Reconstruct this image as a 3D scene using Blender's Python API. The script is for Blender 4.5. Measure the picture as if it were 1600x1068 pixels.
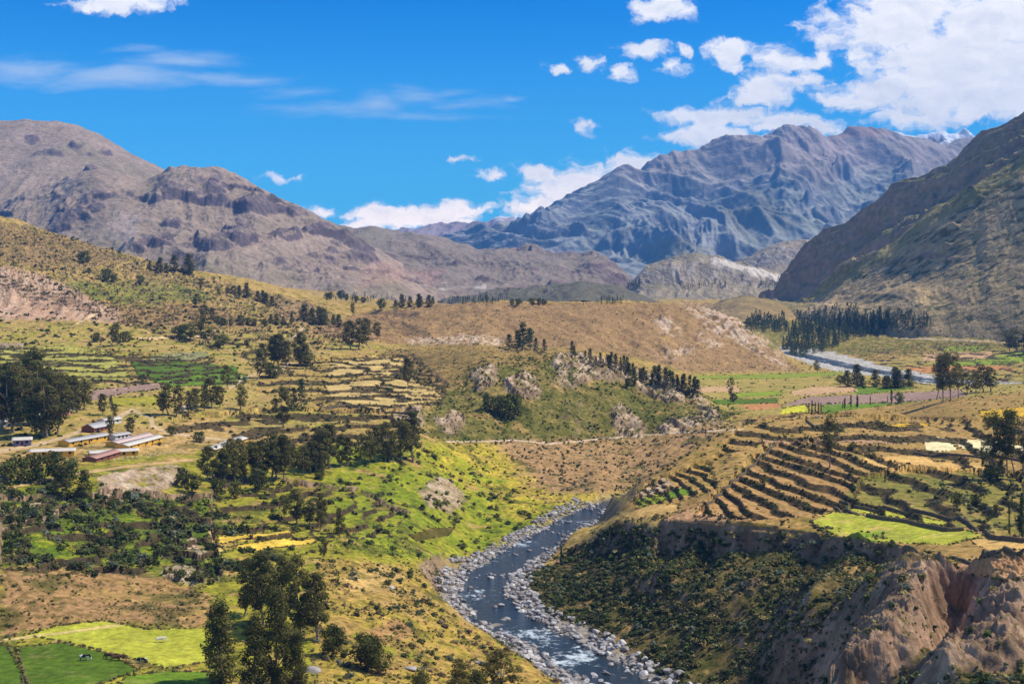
import bpy, math, random
import numpy as np
for o in list(bpy.data.objects): bpy.data.objects.remove(o)
S = bpy.context.scene
COL = S.collection
F = 2000.0          # focal length in photo pixels (1600 px wide photo)
HV = 440.0          # row of the level line in the photo
# ------------------------------------------------------------------ camera
cam = bpy.data.cameras.new('camera'); co = bpy.data.objects.new('camera', cam); COL.objects.link(co)
cam.sensor_width = 36.0; cam.lens = 36.0 * F / 1600.0
cam.shift_y = -(534.0 - HV) / 1600.0
cam.clip_start = 1.0; cam.clip_end = 60000.0
co.location = (0, 0, 0); co.rotation_euler = (math.radians(90), 0, 0)
S.camera = co
S.cycles.use_denoising = True
S.cycles.max_bounces = 5; S.cycles.diffuse_bounces = 2; S.cycles.glossy_bounces = 2
S.cycles.transmission_bounces = 2; S.cycles.transparent_max_bounces = 4; S.cycles.volume_bounces = 0
S.view_settings.view_transform = 'Standard'; S.view_settings.look = 'None'
S.view_settings.exposure = 0.0; S.view_settings.gamma = 1.0
# ------------------------------------------------------------------ sun and sky
SUN_AZ = math.radians(82); SUN_EL = math.radians(55)    # azimuth clockwise from the view direction (+Y)
sd = bpy.data.lights.new('sun', 'SUN'); so = bpy.data.objects.new('sun', sd); COL.objects.link(so)
sd.energy = 5.0; sd.angle = math.radians(0.5); sd.color = (1.0, 0.94, 0.81)
sunv = (math.sin(SUN_AZ) * math.cos(SUN_EL), math.cos(SUN_AZ) * math.cos(SUN_EL), math.sin(SUN_EL))
so.rotation_euler = (math.radians(90) - SUN_EL, 0, math.radians(180) - SUN_AZ)
W = bpy.data.worlds.new('World'); S.world = W; W.use_nodes = True
nt = W.node_tree; N = nt.nodes; L = nt.links
for n in list(N): N.remove(n)
def nd(t, **kw):
    n = N.new(t)
    for k, v in kw.items(): setattr(n, k, v)
    return n
def vm(op, a, b=None, c=None):
    n = nd('ShaderNodeVectorMath', operation=op)
    for i, x in enumerate((a, b, c)):
        if x is None: continue
        if isinstance(x, tuple): n.inputs[i].default_value = x
        else: L.new(x, n.inputs[i])
    return n.outputs['Value'] if op in ('LENGTH', 'DOT_PRODUCT') else n.outputs['Vector']
def mt(op, a, b=None, c=None, clamp=False):
    n = nd('ShaderNodeMath', operation=op, use_clamp=clamp)
    for i, x in enumerate((a, b, c)):
        if x is None: continue
        if isinstance(x, (int, float)): n.inputs[i].default_value = x
        else: L.new(x, n.inputs[i])
    return n.outputs[0]
def noise(vec, scale, detail, rough=0.55, col=False):
    n = nd('ShaderNodeTexNoise'); n.inputs['Scale'].default_value = scale
    n.inputs['Detail'].default_value = detail; n.inputs['Roughness'].default_value = rough
    L.new(vec, n.inputs['Vector'])
    return n.outputs['Color'] if col else n.outputs['Fac']
def mixc(f, a, b, bt='MIX'):
    n = nd('ShaderNodeMix', data_type='RGBA', blend_type=bt)
    for s, x in ((0, f), (6, a), (7, b)):
        if isinstance(x, (int, float)): n.inputs[s].default_value = x
        elif isinstance(x, tuple): n.inputs[s].default_value = x
        else: L.new(x, n.inputs[s])
    return n.outputs[2]
def sstep(x, lo, hi):
    n = nd('ShaderNodeMapRange', interpolation_type='SMOOTHSTEP')
    L.new(x, n.inputs[0]); n.inputs[1].default_value = lo; n.inputs[2].default_value = hi
    return n.outputs[0]
sky = nd('ShaderNodeTexSky', sky_type='NISHITA'); sky.sun_disc = False
sky.sun_elevation = SUN_EL; sky.sun_rotation = SUN_AZ; sky.altitude = 3300; sky.air_density = 1.0
sky.dust_density = 0.3; sky.ozone_density = 2.0
SKYMUL = (0.015, 0.93, 1.75, 1)
skyc = mixc(1.0, sky.outputs[0], SKYMUL, 'MULTIPLY')
tc = nd('ShaderNodeTexCoord')
sep = nd('ShaderNodeSeparateXYZ'); L.new(tc.outputs['Generated'], sep.inputs[0])
yy = mt('MAXIMUM', sep.outputs[1], 0.02)
cmb = nd('ShaderNodeCombineXYZ'); L.new(mt('DIVIDE', sep.outputs[0], yy), cmb.inputs[0]); L.new(mt('DIVIDE', sep.outputs[2], yy), cmb.inputs[1])
P0 = cmb.outputs[0]
# paler sky towards the skyline, like the photograph
hz = sstep(sep.outputs[2], 0.23, 0.04)
skyc = mixc(mt('MULTIPLY', hz, 0.85), skyc, (1.3, 6.6, 10.5, 1))
# cumulus: (u, v, ru, rv, w) in photo pixels, turned into directions
CUM = [(1030,8,52,30,1),(1395,48,140,62,1.1),(1500,95,170,80,1.2),(1560,30,150,70,1.2),(1420,10,100,45,1),(1500,150,160,45,1.15),(1380,150,80,32,1),(1590,150,90,48,1.2),(1330,155,55,22,.9),
 (1440,185,90,22,1),(1190,140,62,26,1),(1245,130,55,18,.8),(1145,88,36,28,.95),(1220,95,42,24,.8),(1275,92,40,14,.7),(1005,84,42,18,.85),(1047,105,34,14,.85),(925,97,24,12,.8),(870,108,20,9,.8),(975,113,20,13,.65),(1075,80,16,11,.65),
 (1130,183,125,17,1.1),(1220,186,70,20,1),(1110,212,82,20,1.05),(1270,195,45,16,.8),(945,292,135,42,.85),(1010,258,70,22,.9),(860,270,60,14,.8),(965,246,26,10,.8),(870,295,50,22,.95),(840,322,60,22,1),(770,268,24,9,.75),(920,318,70,24,.9),
 (650,336,88,25,1.1),(720,325,45,18,.95),(590,332,62,16,.95),(500,335,30,12,.8),(560,352,40,9,.7),(690,348,60,12,.9),(190,4,92,18,.95),(728,245,20,8,.7),(430,280,26,8,.6),(465,278,18,5,.5),(920,195,22,12,.5),(1290,205,30,14,.7)]
CIR = [(60,108,150,26,.8),(200,122,170,24,1),(330,125,130,14,.65),(300,100,140,16,.65),(390,128,90,10,.6),(215,82,60,10,.45),(500,172,120,14,.55),(580,165,70,26,.6),(650,150,80,20,.55),(720,165,110,16,.5),(700,146,60,12,.5),(800,155,28,9,.5),(460,150,80,9,.4),(640,184,140,9,.4)]
def field(P, lst):
    f = None
    for (u, v, ru, rv, w) in lst:
        i = (F / ru, F / rv, 0.0)
        c = ((u - 800) / F, (HV - v) / F)
        ln = vm('LENGTH', vm('MULTIPLY_ADD', P, i, (-c[0] * i[0], -c[1] * i[1], 0.0)))
        g = mt('MULTIPLY_ADD', ln, -w, w)
        f = g if f is None else mt('SMOOTH_MAX', f, g, 0.12)
    return f
wn = noise(P0, 38, 6, .6, True)
Pw = vm('MULTIPLY_ADD', vm('SUBTRACT', wn, (.5, .5, .5)), (.046, .022, 0), P0)
def cloud(P, off):
    if off: P = vm('ADD', P, off)
    f = field(P, CUM)
    n1 = noise(vm('MULTIPLY', P, (1, 1.7, 1)), 40, 8, .6)
    return mt('ADD', mt('MAXIMUM', f, -0.8), mt('MULTIPLY_ADD', n1, 2.3, -1.10))
d0 = cloud(Pw, None)
a_c = sstep(d0, -0.10, 0.58)
n_hi = noise(vm('ADD', vm('MULTIPLY', Pw, (1, 1.6, 1)), (.006, .010, 0)), 30, 6, .6)
n_lo = noise(vm('MULTIPLY', Pw, (1, 1.6, 1)), 30, 6, .6)
shade = mt('ADD', mt('MULTIPLY', mt('SUBTRACT', n_lo, n_hi), 1.8), 0.74, clamp=True)
deep = sstep(d0, 0.5, 1.5)
lum = mt('SUBTRACT', shade, mt('MULTIPLY', deep, mt('MULTIPLY', noise(Pw, 11, 3), 0.46)), clamp=True)
ccol = mixc(lum, (9.3, 9.5, 10.0, 1), (13.5, 13.0, 12.4, 1))
ccol = mixc(1.0, ccol, mixc(sstep(sep.outputs[2], 0.11, 0.02), (1, 1, 1, 1), (1.5, 1.3, 1.15, 1)), 'MULTIPLY')
Pc = vm('MULTIPLY_ADD', vm('SUBTRACT', noise(P0, 9, 3, .5, True), (.5, .5, .5)), (.05, .02, 0), P0)
sn = noise(vm('MULTIPLY', Pc, (14, 75, 1)), 1.0, 5, .65)
d1 = mt('ADD', field(Pc, CIR), mt('MULTIPLY_ADD', sn, 1.5, -.85))
a_i = mt('MULTIPLY', sstep(d1, -.15, .9), .62)
skyc = mixc(a_i, skyc, (8.2, 9.2, 10.2, 1))
skyc = mixc(a_c, skyc, ccol)
# unseen pale cover added overhead and behind, to fill the shade with neutral light
fill_cov = mt('MAXIMUM', sstep(sep.outputs[1], 0.25, -0.35), sstep(sep.outputs[2], 0.42, 0.8))
fill_cov = mt('MULTIPLY', fill_cov, sstep(noise(tc.outputs['Generated'], 3.0, 5), 0.32, 0.62))
skyc = mixc(mt('MULTIPLY', fill_cov, 0.4), skyc, (6.0, 5.9, 5.8, 1))
bg = nd('ShaderNodeBackground'); bg.inputs[1].default_value = 0.1
L.new(skyc, bg.inputs[0]); wo = nd('ShaderNodeOutputWorld'); L.new(bg.outputs[0], wo.inputs[0])
W.cycles.sampling_method = 'MANUAL'; W.cycles.sample_map_resolution = 512
# ------------------------------------------------------------------ numpy helpers
rng = np.random.default_rng(7)
_pt = rng.permutation(4096).astype(np.int64)
_ang = rng.random(4096) * 2 * np.pi
_gx, _gy = np.cos(_ang), np.sin(_ang)
def perlin(x, y, s=0):
    xi = np.floor(x).astype(np.int64); yi = np.floor(y).astype(np.int64)
    fx = x - xi; fy = y - yi
    u = fx * fx * fx * (fx * (fx * 6 - 15) + 10); w = fy * fy * fy * (fy * (fy * 6 - 15) + 10)
    def g(a, b, dx, dy):
        h = _pt[(_pt[(a + s * 131) & 4095] + b) & 4095]
        return _gx[h] * dx + _gy[h] * dy
    a = g(xi, yi, fx, fy); b = g(xi + 1, yi, fx - 1, fy)
    c = g(xi, yi + 1, fx, fy - 1); d = g(xi + 1, yi + 1, fx - 1, fy - 1)
    return ((a + u * (b - a)) + w * ((c + u * (d - c)) - (a + u * (b - a)))) * 1.45
def fbm(x, y, s=0, o=4, g=.5):
    t = 0; a = 1.0; n = 0
    for k in range(o):
        t = t + a * perlin(x * 2 ** k, y * 2 ** k, s + k); n += a; a *= g
    return t / n * 1.25
def ridged(x, y, s=0, o=4, g=.5):
    t = 0; a = 1.0; n = 0
    for k in range(o):
        t = t + a * (1 - np.abs(perlin(x * 2 ** k, y * 2 ** k, s + k)) * 1.6); n += a; a *= g
    return t / n
def ss(x, a, b):
    t = np.clip((x - a) / (b - a), 0, 1); return t * t * (3 - 2 * t)
def lerp(a, b, t): return a + (b - a) * t
def gauss(a, s):
    if s <= 0: return a
    r = int(3 * s); k = np.exp(-.5 * (np.arange(-r, r + 1) / s) ** 2); k /= k.sum()
    return np.convolve(np.pad(a, r, mode='edge'), k, 'valid')
def pip(poly, u, v):
    p = np.asarray(poly, float); ins = np.zeros(u.shape, bool); j = len(p) - 1
    for i in range(len(p)):
        x1, y1 = p[i]; x2, y2 = p[j]
        if y1 != y2:
            c = ((y1 > v) != (y2 > v)) & (u < (x2 - x1) * (v - y1) / (y2 - y1) + x1)
            ins ^= c
        j = i
    return ins
def segdist(x, y, pts):
    """distance to a polyline of rows (x, y, value); returns distance and the value at the nearest point"""
    best = np.full(x.shape, 1e9); val = np.zeros(x.shape)
    for (x1, y1, a), (x2, y2, b) in zip(pts[:-1], pts[1:]):
        dx, dy = x2 - x1, y2 - y1; q = dx * dx + dy * dy + 1e-9
        t = np.clip(((x - x1) * dx + (y - y1) * dy) / q, 0, 1)
        d = np.hypot(x - x1 - t * dx, y - y1 - t * dy)
        m = d < best; best = np.where(m, d, best); val = np.where(m, a + (b - a) * t, val)
    return best, val
def mesh(name, V, Fc, mat=None, smooth=False, col=None, parent=None, link=True, mi=None):
    V = np.asarray(V, np.float32).reshape(-1, 3); Fc = np.asarray(Fc, np.int32); k = Fc.shape[1]
    me = bpy.data.meshes.new(name)
    me.vertices.add(len(V)); me.vertices.foreach_set('co', V.ravel())
    me.loops.add(Fc.size); me.loops.foreach_set('vertex_index', Fc.ravel())
    me.polygons.add(len(Fc)); me.polygons.foreach_set('loop_start', np.arange(0, Fc.size, k, dtype=np.int32))
    me.polygons.foreach_set('loop_total', np.full(len(Fc), k, np.int32))
    if smooth: me.polygons.foreach_set('use_smooth', np.ones(len(Fc), bool))
    for m in (mat if isinstance(mat, (list, tuple)) else [mat]):
        if m: me.materials.append(m)
    if mi is not None: me.polygons.foreach_set('material_index', np.asarray(mi, np.int32))
    me.update(calc_edges=True)
    if col is not None:
        at = me.attributes.new('Col', 'FLOAT_COLOR', 'POINT')
        c = np.ones((len(V), 4), np.float32); c[:, :3] = col
        at.data.foreach_set('color', c.ravel())
    if not link: return me
    o = bpy.data.objects.new(name, me); COL.objects.link(o)
    if parent: o.parent = parent
    return o
def tag(o, label=None, cat=None, group=None, kind=None):
    if label: o['label'] = label
    if cat: o['category'] = cat
    if group: o['group'] = group
    if kind: o['kind'] = kind
    return o
def empty(name, loc, rz=0, sc=(1, 1, 1)):
    o = bpy.data.objects.new(name, None); COL.objects.link(o)
    o.location = loc; o.rotation_euler = (0, 0, rz); o.scale = sc; o.empty_display_size = .5
    return o
def gridfaces(nr, nc):
    i = np.arange(nr * nc, dtype=np.int32).reshape(nr, nc)
    return np.stack([i[:-1, :-1], i[:-1, 1:], i[1:, 1:], i[1:, :-1]], -1).reshape(-1, 4)
def s2l(*c):
    c = np.asarray(c, float) / 255.
    return np.where(c <= .04045, c / 12.92, ((c + .055) / 1.055) ** 2.4)
# ------------------------------------------------------------------ materials
def mk(name):
    m = bpy.data.materials.new(name); m.use_nodes = True
    t = m.node_tree; b = t.nodes['Principled BSDF']; b.inputs['Specular IOR Level'].default_value = .15
    b.inputs['Roughness'].default_value = .9
    return m, t, b
def tnoise(t, scale, detail=3, rough=.6, coord='Object', stretch=None):
    tc = t.nodes.new('ShaderNodeTexCoord'); n = t.nodes.new('ShaderNodeTexNoise')
    n.inputs['Scale'].default_value = scale; n.inputs['Detail'].default_value = detail; n.inputs['Roughness'].default_value = rough
    src = tc.outputs[coord]
    if stretch:
        mp = t.nodes.new('ShaderNodeMapping'); mp.inputs['Scale'].default_value = stretch; t.links.new(src, mp.inputs[0]); src = mp.outputs[0]
    t.links.new(src, n.inputs['Vector'])
    return n.outputs['Fac']
def tramp(t, fac, stops):
    r = t.nodes.new('ShaderNodeValToRGB'); e = r.color_ramp.elements
    while len(e) < len(stops): e.new(.5)
    for k, (p, c) in enumerate(stops): e[k].position = p; e[k].color = (*c, 1) if len(c) == 3 else c
    t.links.new(fac, r.inputs[0]); return r.outputs[0]
def tmul(t, a, b, f=1.0):
    n = t.nodes.new('ShaderNodeMix'); n.data_type = 'RGBA'; n.blend_type = 'MULTIPLY'; n.inputs[0].default_value = f
    for s, x in ((6, a), (7, b)):
        if isinstance(x, tuple): n.inputs[s].default_value = x
        else: t.links.new(x, n.inputs[s])
    return n.outputs[2]
def tbump(t, b, h, dist, st=1.0):
    n = t.nodes.new('ShaderNodeBump'); n.inputs['Strength'].default_value = st; n.inputs['Distance'].default_value = dist
    t.links.new(h, n.inputs['Height']); t.links.new(n.outputs[0], b.inputs['Normal'])
def attr_mat(name, s1, s2, lo=.6, hi=1.4, bump=None):
    m, t, b = mk(name)
    a = t.nodes.new('ShaderNodeAttribute'); a.attribute_name = 'Col'
    n1 = tnoise(t, s1, 5, .65); n2 = tnoise(t, s2, 3, .6)
    c = tmul(t, a.outputs['Color'], tramp(t, n1, [(.25, (lo,) * 3), (.75, (hi,) * 3)]))
    c = tmul(t, c, tramp(t, n2, [(.3, (.82, .84, .8)), (.7, (1.18, 1.16, 1.2))]))
    t.links.new(c, b.inputs['Base Color'])
    if bump: tbump(t, b, n1, bump)
    return m
M_ground = attr_mat('ground_cover', .55, .11, .55, 1.45, .5)
M_mount = attr_mat('mountain_rock', .07, .012, .6, 1.4, 6.)
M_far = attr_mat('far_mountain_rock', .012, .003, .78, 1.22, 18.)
# ------------------------------------------------------------------ terrain lofts
def loft(lines, U, rows, smooth_px=14, jit=None):
    """lines: near to far, each a list of (u, v, y) knots. Returns x, y, z grids (rows, columns) of a terrain sheet."""
    Y = []; Vv = []
    du = U[1] - U[0]
    for k, ln in enumerate(lines):
        a = np.array(ln, float); a = a[np.argsort(a[:, 0])]
        Y.append(gauss(np.interp(U, a[:, 0], a[:, 2]), smooth_px / du)); Vv.append(gauss(np.interp(U, a[:, 0], a[:, 1]), min(smooth_px, 8) / du))
    Y = np.array(Y); Vv = np.array(Vv)
    if jit is not None:
        for k, (amp, sc) in jit.items():
            X = (U - 800) * Y[k] / F
            Y[k] += amp * (fbm(X / sc, X * 0 + k * 7.3, 50 + k, 4, .6))
    for k in range(1, len(lines)): Y[k] = np.maximum(Y[k], Y[k - 1] + 2.0)
    Z = (HV - Vv) * Y / F
    h = np.diff(Y, axis=0); d = np.diff(Z, axis=0) / h
    m = np.zeros_like(Z); m[0] = d[0]; m[-1] = d[-1]
    w1 = 2 * h[1:] + h[:-1]; w2 = h[1:] + 2 * h[:-1]
    with np.errstate(divide='ignore', invalid='ignore'):
        hm = (w1 + w2) / (w1 / d[:-1] + w2 / d[1:])
    m[1:-1] = np.where(d[:-1] * d[1:] > 0, np.nan_to_num(hm), 0)
    oy = []; oz = []
    for k in range(len(lines) - 1):
        n = rows[k] if isinstance(rows, (list, tuple)) else rows
        t = np.arange(n)[:, None] / n
        if k == len(lines) - 2: t = np.linspace(0, 1, n)[:, None]
        t2, t3 = t * t, t * t * t
        oy.append(Y[k] + t * h[k])
        oz.append((2 * t3 - 3 * t2 + 1) * Z[k] + (t3 - 2 * t2 + t) * h[k] * m[k] + (-2 * t3 + 3 * t2) * Z[k + 1] + (t3 - t2) * h[k] * m[k + 1])
    y = np.concatenate(oy); z = np.concatenate(oz); x = (U - 800)[None, :] * y / F
    return x, y, z
def normals(x, y, z):
    P = np.stack([x, y, z], -1)
    a = np.gradient(P, axis=1); b = np.gradient(P, axis=0)
    n = np.cross(a, b); n /= np.linalg.norm(n, axis=-1, keepdims=True) + 1e-12
    return np.where(n[..., 2:3] < 0, -n, n)
def pal(t, *cols):
    """colours blended by t in 0..1"""
    c = np.array(cols, float); t = np.clip(t, 0, 1) * (len(c) - 1); i = np.minimum(t.astype(int), len(c) - 2); f = (t - i)[..., None]
    return c[i] * (1 - f) + c[i + 1] * f
# ------------------------------------------------------------------ mountains
def mountain(name, lines, u0, u1, du, rows, gul, out, cols, mat, seed, steep=(.50, .72), rough=1.0, shear=0., fk=1.6, rock=None, fine=.25, paint=None, jit=None):
    U = np.arange(u0, u1 + du, du, dtype=float)
    x, y, z = loft(lines, U, rows, 10, jit)
    nrow = y.shape[0]
    amp, sx, sy = gul
    wx = x + sx * .5 * fbm(x / sx / 2.2, y / sx / 2.2, seed + 3, 3)
    k = np.linspace(0, 1, nrow)[:, None] + 0 * y
    wk = k + .10 * fbm(x / sx / 1.5, k * 3, seed + 4, 3)
    g = (1 - fine) * ridged(wx / sx + shear * k, wk * fk, seed, 2, .5) + fine * ridged(wx / sx * 3 + shear * 2 * k, wk * fk * 2.5, seed + 5, 4, .6) - .55
    z = z + amp * g * (.35 + .65 * ss(k, .0, .15))
    oa, ox, oz_, th = out
    if oa:
        n = fbm(x / ox, (z + .4 * y) / oz_, seed + 9, 3, .45)
        o_ = ss(n, th, th + .2) * (.3 + .7 * ss(fbm(x / ox / 3, y / ox / 3, seed + 15, 2), -.1, .2)) * (.15 + .85 * ss(1 - k, .06, .3))
        o_ = o_ * (.45 + .7 * ridged(x / ox * 3, k * 9, seed + 12, 3, .55))
        o_ = o_ * ss(k, .10, .30)
        z = z + oa * o_
    if rock: z = z + rock[0] * ss(k, .56, .66) * ss(1 - k, .03, .10) * (ridged((x + .5 * y) / rock[1], z / 260, seed + 71, 4, .55) - .72)
    z = z + rough * amp * .10 * fbm(x / sx * 5, (y + z) / sx * 5, seed + 20, 4, .6)
    n = normals(x, y, z)[..., 2]
    t = fbm(x / sx / 1.3, (y + z) / sx / 1.3, seed + 30, 5, .6) * .5 + .5
    c = pal(t, *cols[:3])
    r = 1 - ss(n + .10 * fbm(x / sx * 4, (z + y) / sx * 4, seed + 40, 3), *steep)
    if oa: r = np.maximum(r, .8 * ss(o_, .25, .6) * ss(fbm(x / ox * 3, z / oz_ * 2, seed + 18, 3), -.35, .05))
    c = lerp(c, pal(fbm(x / sx * 3, z / sx * 3, seed + 44, 3) * .5 + .5, *cols[3:5]), r[..., None])
    if paint: c = paint(x, y, z, n, c)
    o = mesh(name, np.stack([x, y, z], -1), gridfaces(*y.shape), mat, True, np.clip(c, .005, 1).reshape(-1, 3))
    o['kind'] = 'structure'
    return o
DG = [s2l(128, 112, 84), s2l(142, 122, 98), s2l(120, 110, 74)]           # dry hillside
RK = [s2l(112, 94, 90), s2l(150, 128, 118)]
# snowy range, 16 km out
def snow(x, y, z, n, c):
    v = HV - z * F / y
    s = ss(n, .3, .55) * ss(fbm(x / 300, y / 300, 5, 3) + (348 - v) / 12, .15, .6)
    return lerp(c, np.array([.75, .78, .82]), s[..., None])
sil = [(400,372),(560,368),(595,362),(620,359),(650,356),(680,355),(700,352),(720,350),(745,348),(762,349),(772,345),(782,340),(790,344),(800,341),(808,340),(818,345),(840,350),(900,356),(1000,366)]
mountain('mountain', [[(u, v + 60, 9000) for u, v in sil], [(u, v + 22, 9500) for u, v in sil], [(u, v, 9900) for u, v in sil], [(u, v + 40, 10800) for u, v in sil]],
    420, 980, 2, [14, 30, 14], (90, 330, 900), (0, 1, 1, 1), [s2l(150,132,140), s2l(172,150,148), s2l(140,128,140), s2l(130,120,130), s2l(170,150,150)], M_far, 3, paint=snow)
# snow peaks behind the blue mountain
sil = [(1120,260),(1180,222),(1196,212),(1208,206),(1217,203),(1230,209),(1260,235),(1330,240),(1370,216),(1388,212),(1396,210),(1405,214),(1420,220),(1440,219),(1455,214),(1466,210),(1480,213),(1492,212),(1506,206),(1518,210),(1530,218),(1580,232),(1700,250)]
def snow2(x, y, z, n, c):
    v = HV - z * F / y
    s = ss(fbm(x / 160, y / 260 + z / 160, 5, 4, .6) * 1.3 + (224 - v) / 14, -.05, .35)
    return lerp(c, np.array([.85, .87, .9]), s[..., None])
mountain('mountain', [[(u, v + 90, 9200) for u, v in sil], [(u, v + 25, 9800) for u, v in sil], [(u, v, 10200) for u, v in sil], [(u, v + 60, 10900) for u, v in sil]],
    1120, 1720, 1.5, [14, 40, 14], (120, 300, 700), (0, 1, 1, 1), [s2l(120,105,110), s2l(140,122,120), s2l(110,100,110), s2l(100,92,98), s2l(130,115,115)], M_far, 13, paint=snow2)
# the blue mountain: haze blue is partly mixed into its rock colours
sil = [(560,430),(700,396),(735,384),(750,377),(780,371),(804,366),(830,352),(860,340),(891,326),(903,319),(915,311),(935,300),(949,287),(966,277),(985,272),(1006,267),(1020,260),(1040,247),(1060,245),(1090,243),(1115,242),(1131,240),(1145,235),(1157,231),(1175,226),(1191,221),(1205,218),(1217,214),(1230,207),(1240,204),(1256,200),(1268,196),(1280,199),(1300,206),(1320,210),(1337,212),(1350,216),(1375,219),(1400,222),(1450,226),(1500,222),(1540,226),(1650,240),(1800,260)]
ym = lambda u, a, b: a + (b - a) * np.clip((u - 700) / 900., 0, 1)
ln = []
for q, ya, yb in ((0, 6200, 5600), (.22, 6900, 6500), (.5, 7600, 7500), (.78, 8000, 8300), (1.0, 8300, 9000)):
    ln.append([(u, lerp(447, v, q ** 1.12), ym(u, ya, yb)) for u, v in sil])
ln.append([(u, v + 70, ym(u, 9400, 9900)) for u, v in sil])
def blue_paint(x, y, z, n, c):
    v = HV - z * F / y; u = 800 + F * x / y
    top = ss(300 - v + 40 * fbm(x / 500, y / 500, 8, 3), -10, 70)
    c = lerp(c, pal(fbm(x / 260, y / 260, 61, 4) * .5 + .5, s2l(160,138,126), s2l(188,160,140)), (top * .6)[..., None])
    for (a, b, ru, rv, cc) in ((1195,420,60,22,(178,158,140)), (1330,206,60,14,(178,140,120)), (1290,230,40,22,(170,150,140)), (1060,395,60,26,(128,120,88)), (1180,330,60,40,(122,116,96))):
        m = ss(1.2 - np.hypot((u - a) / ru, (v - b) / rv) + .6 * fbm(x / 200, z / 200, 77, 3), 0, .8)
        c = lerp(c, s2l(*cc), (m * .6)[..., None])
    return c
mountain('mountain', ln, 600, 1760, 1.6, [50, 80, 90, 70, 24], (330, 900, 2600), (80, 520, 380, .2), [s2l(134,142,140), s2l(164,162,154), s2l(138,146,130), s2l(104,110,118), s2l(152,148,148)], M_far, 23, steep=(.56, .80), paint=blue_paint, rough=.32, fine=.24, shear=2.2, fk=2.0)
# high valley terrace left of the middle
sil = [(300,345),(480,345),(520,349),(560,355),(600,364),(625,368),(660,373),(700,377),(740,382),(780,387),(820,389),(860,391),(900,395),(930,401),(950,409),(962,416),(975,428),(990,440),(1010,452),(1030,462)]
ln = [[(u, 480, 3600) for u, v in sil], [(u, min(v + 62, 470), 3900) for u, v in sil], [(u, min(v + 32, 466), 4150) for u, v in sil], [(u, v + 24 if u < 930 else v + 10, 4200) for u, v in sil], [(u, v, 5000) for u, v in sil], [(u, v + 40, 5800) for u, v in sil]]
def terr_paint(x, y, z, n, c):
    v = HV - z * F / y; u = 800 + F * x / y
    pk = ss(1.1 - np.hypot((u - 640) / 60, (v - 440) / 26) + .7 * fbm(x / 120, z / 60, 7, 4), 0, .7)
    c = lerp(c, s2l(176, 140, 122), (pk * .75)[..., None])
    wh = ss(fbm(x / 90, z / 25, 17, 4) + .4 - abs(v - 448) / 30, .35, .6) * (u < 760)
    return lerp(c, s2l(205, 190, 175), (wh * .6)[..., None])
mountain('mountain', ln, 300, 1030, 1.5, [60, 60, 34, 50, 16], (55, 260, 500), (26, 260, 90, .15), [s2l(128,116,98), s2l(148,130,112), s2l(118,112,88), RK[0], s2l(140,118,108)], M_mount, 33, paint=terr_paint)
# left mountain: far shoulder, then the nearer hump with its dark outcrops
sil = [(-500,230),(-250,205),(-100,193),(0,189),(40,190),(70,192),(100,195),(125,200),(150,212),(170,222),(190,235),(210,246),(230,255),(250,266),(280,285),(340,330),(420,380)]
ln = [[(u, 470, 2900) for u, v in sil], [(u, lerp(470, v, .35), 3400) for u, v in sil], [(u, lerp(470, v, .75), 3950) for u, v in sil], [(u, v, 4500) for u, v in sil], [(u, v + 60, 5600) for u, v in sil]]
LM = [s2l(146,126,104), s2l(164,142,122), s2l(136,124,96), s2l(92,78,80), s2l(128,112,108)]
mountain('mountain', ln, -500, 420, 1.8, [60, 110, 80, 20], (40, 420, 900), (22, 190, 120, .18), LM, M_mount, 43)
sil = [(-120,400),(0,330),(60,300),(120,278),(150,262),(175,262),(205,268),(228,268),(240,264),(255,260),(268,257),(285,258),(300,259),(320,264),(340,269),(360,277),(380,286),(400,296),(420,306),(445,318),(470,329),(495,338),(520,350),(560,375),(600,402),(640,432),(670,452),(690,466),(730,480),(780,492)]
ln = [[(u, max(v + 8, 486), 2700) for u, v in sil], [(u, max(lerp(470, v, .3), v + 4), 3000) for u, v in sil], [(u, lerp(475, v, .68) if v < 460 else v + 2, 3300) for u, v in sil], [(u, v, 3600) for u, v in sil], [(u, v + 70, 4200) for u, v in sil]]
def hump_paint(x, y, z, n, c):
    v = HV - z * F / y; u = 800 + F * x / y
    gr = ss(fbm(x / 180, z / 180, 5, 3) + .2, 0, .5) * ss(v, 330, 420)
    c = lerp(c, s2l(138, 126, 92), (gr * .5)[..., None])
    m = ss(1.1 - np.hypot((u - 190) / 26, (v - 355) / 40) + .7 * fbm(x / 60, z / 60, 7, 4), 0, .7)
    c = lerp(c, s2l(168, 150, 138), (m * .7)[..., None])
    m = ss(1.1 - np.hypot((u - 600) / 60, (v - 430) / 22) + .7 * fbm(x / 60, z / 60, 9, 4), 0, .7)
    return lerp(c, s2l(186, 150, 128), (m * .6)[..., None])
mountain('mountain', ln, -120, 780, 1.5, [60, 120, 100, 20], (60, 320, 800), (26, 150, 90, .12), LM, M_mount, 57, paint=hump_paint)
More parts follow.
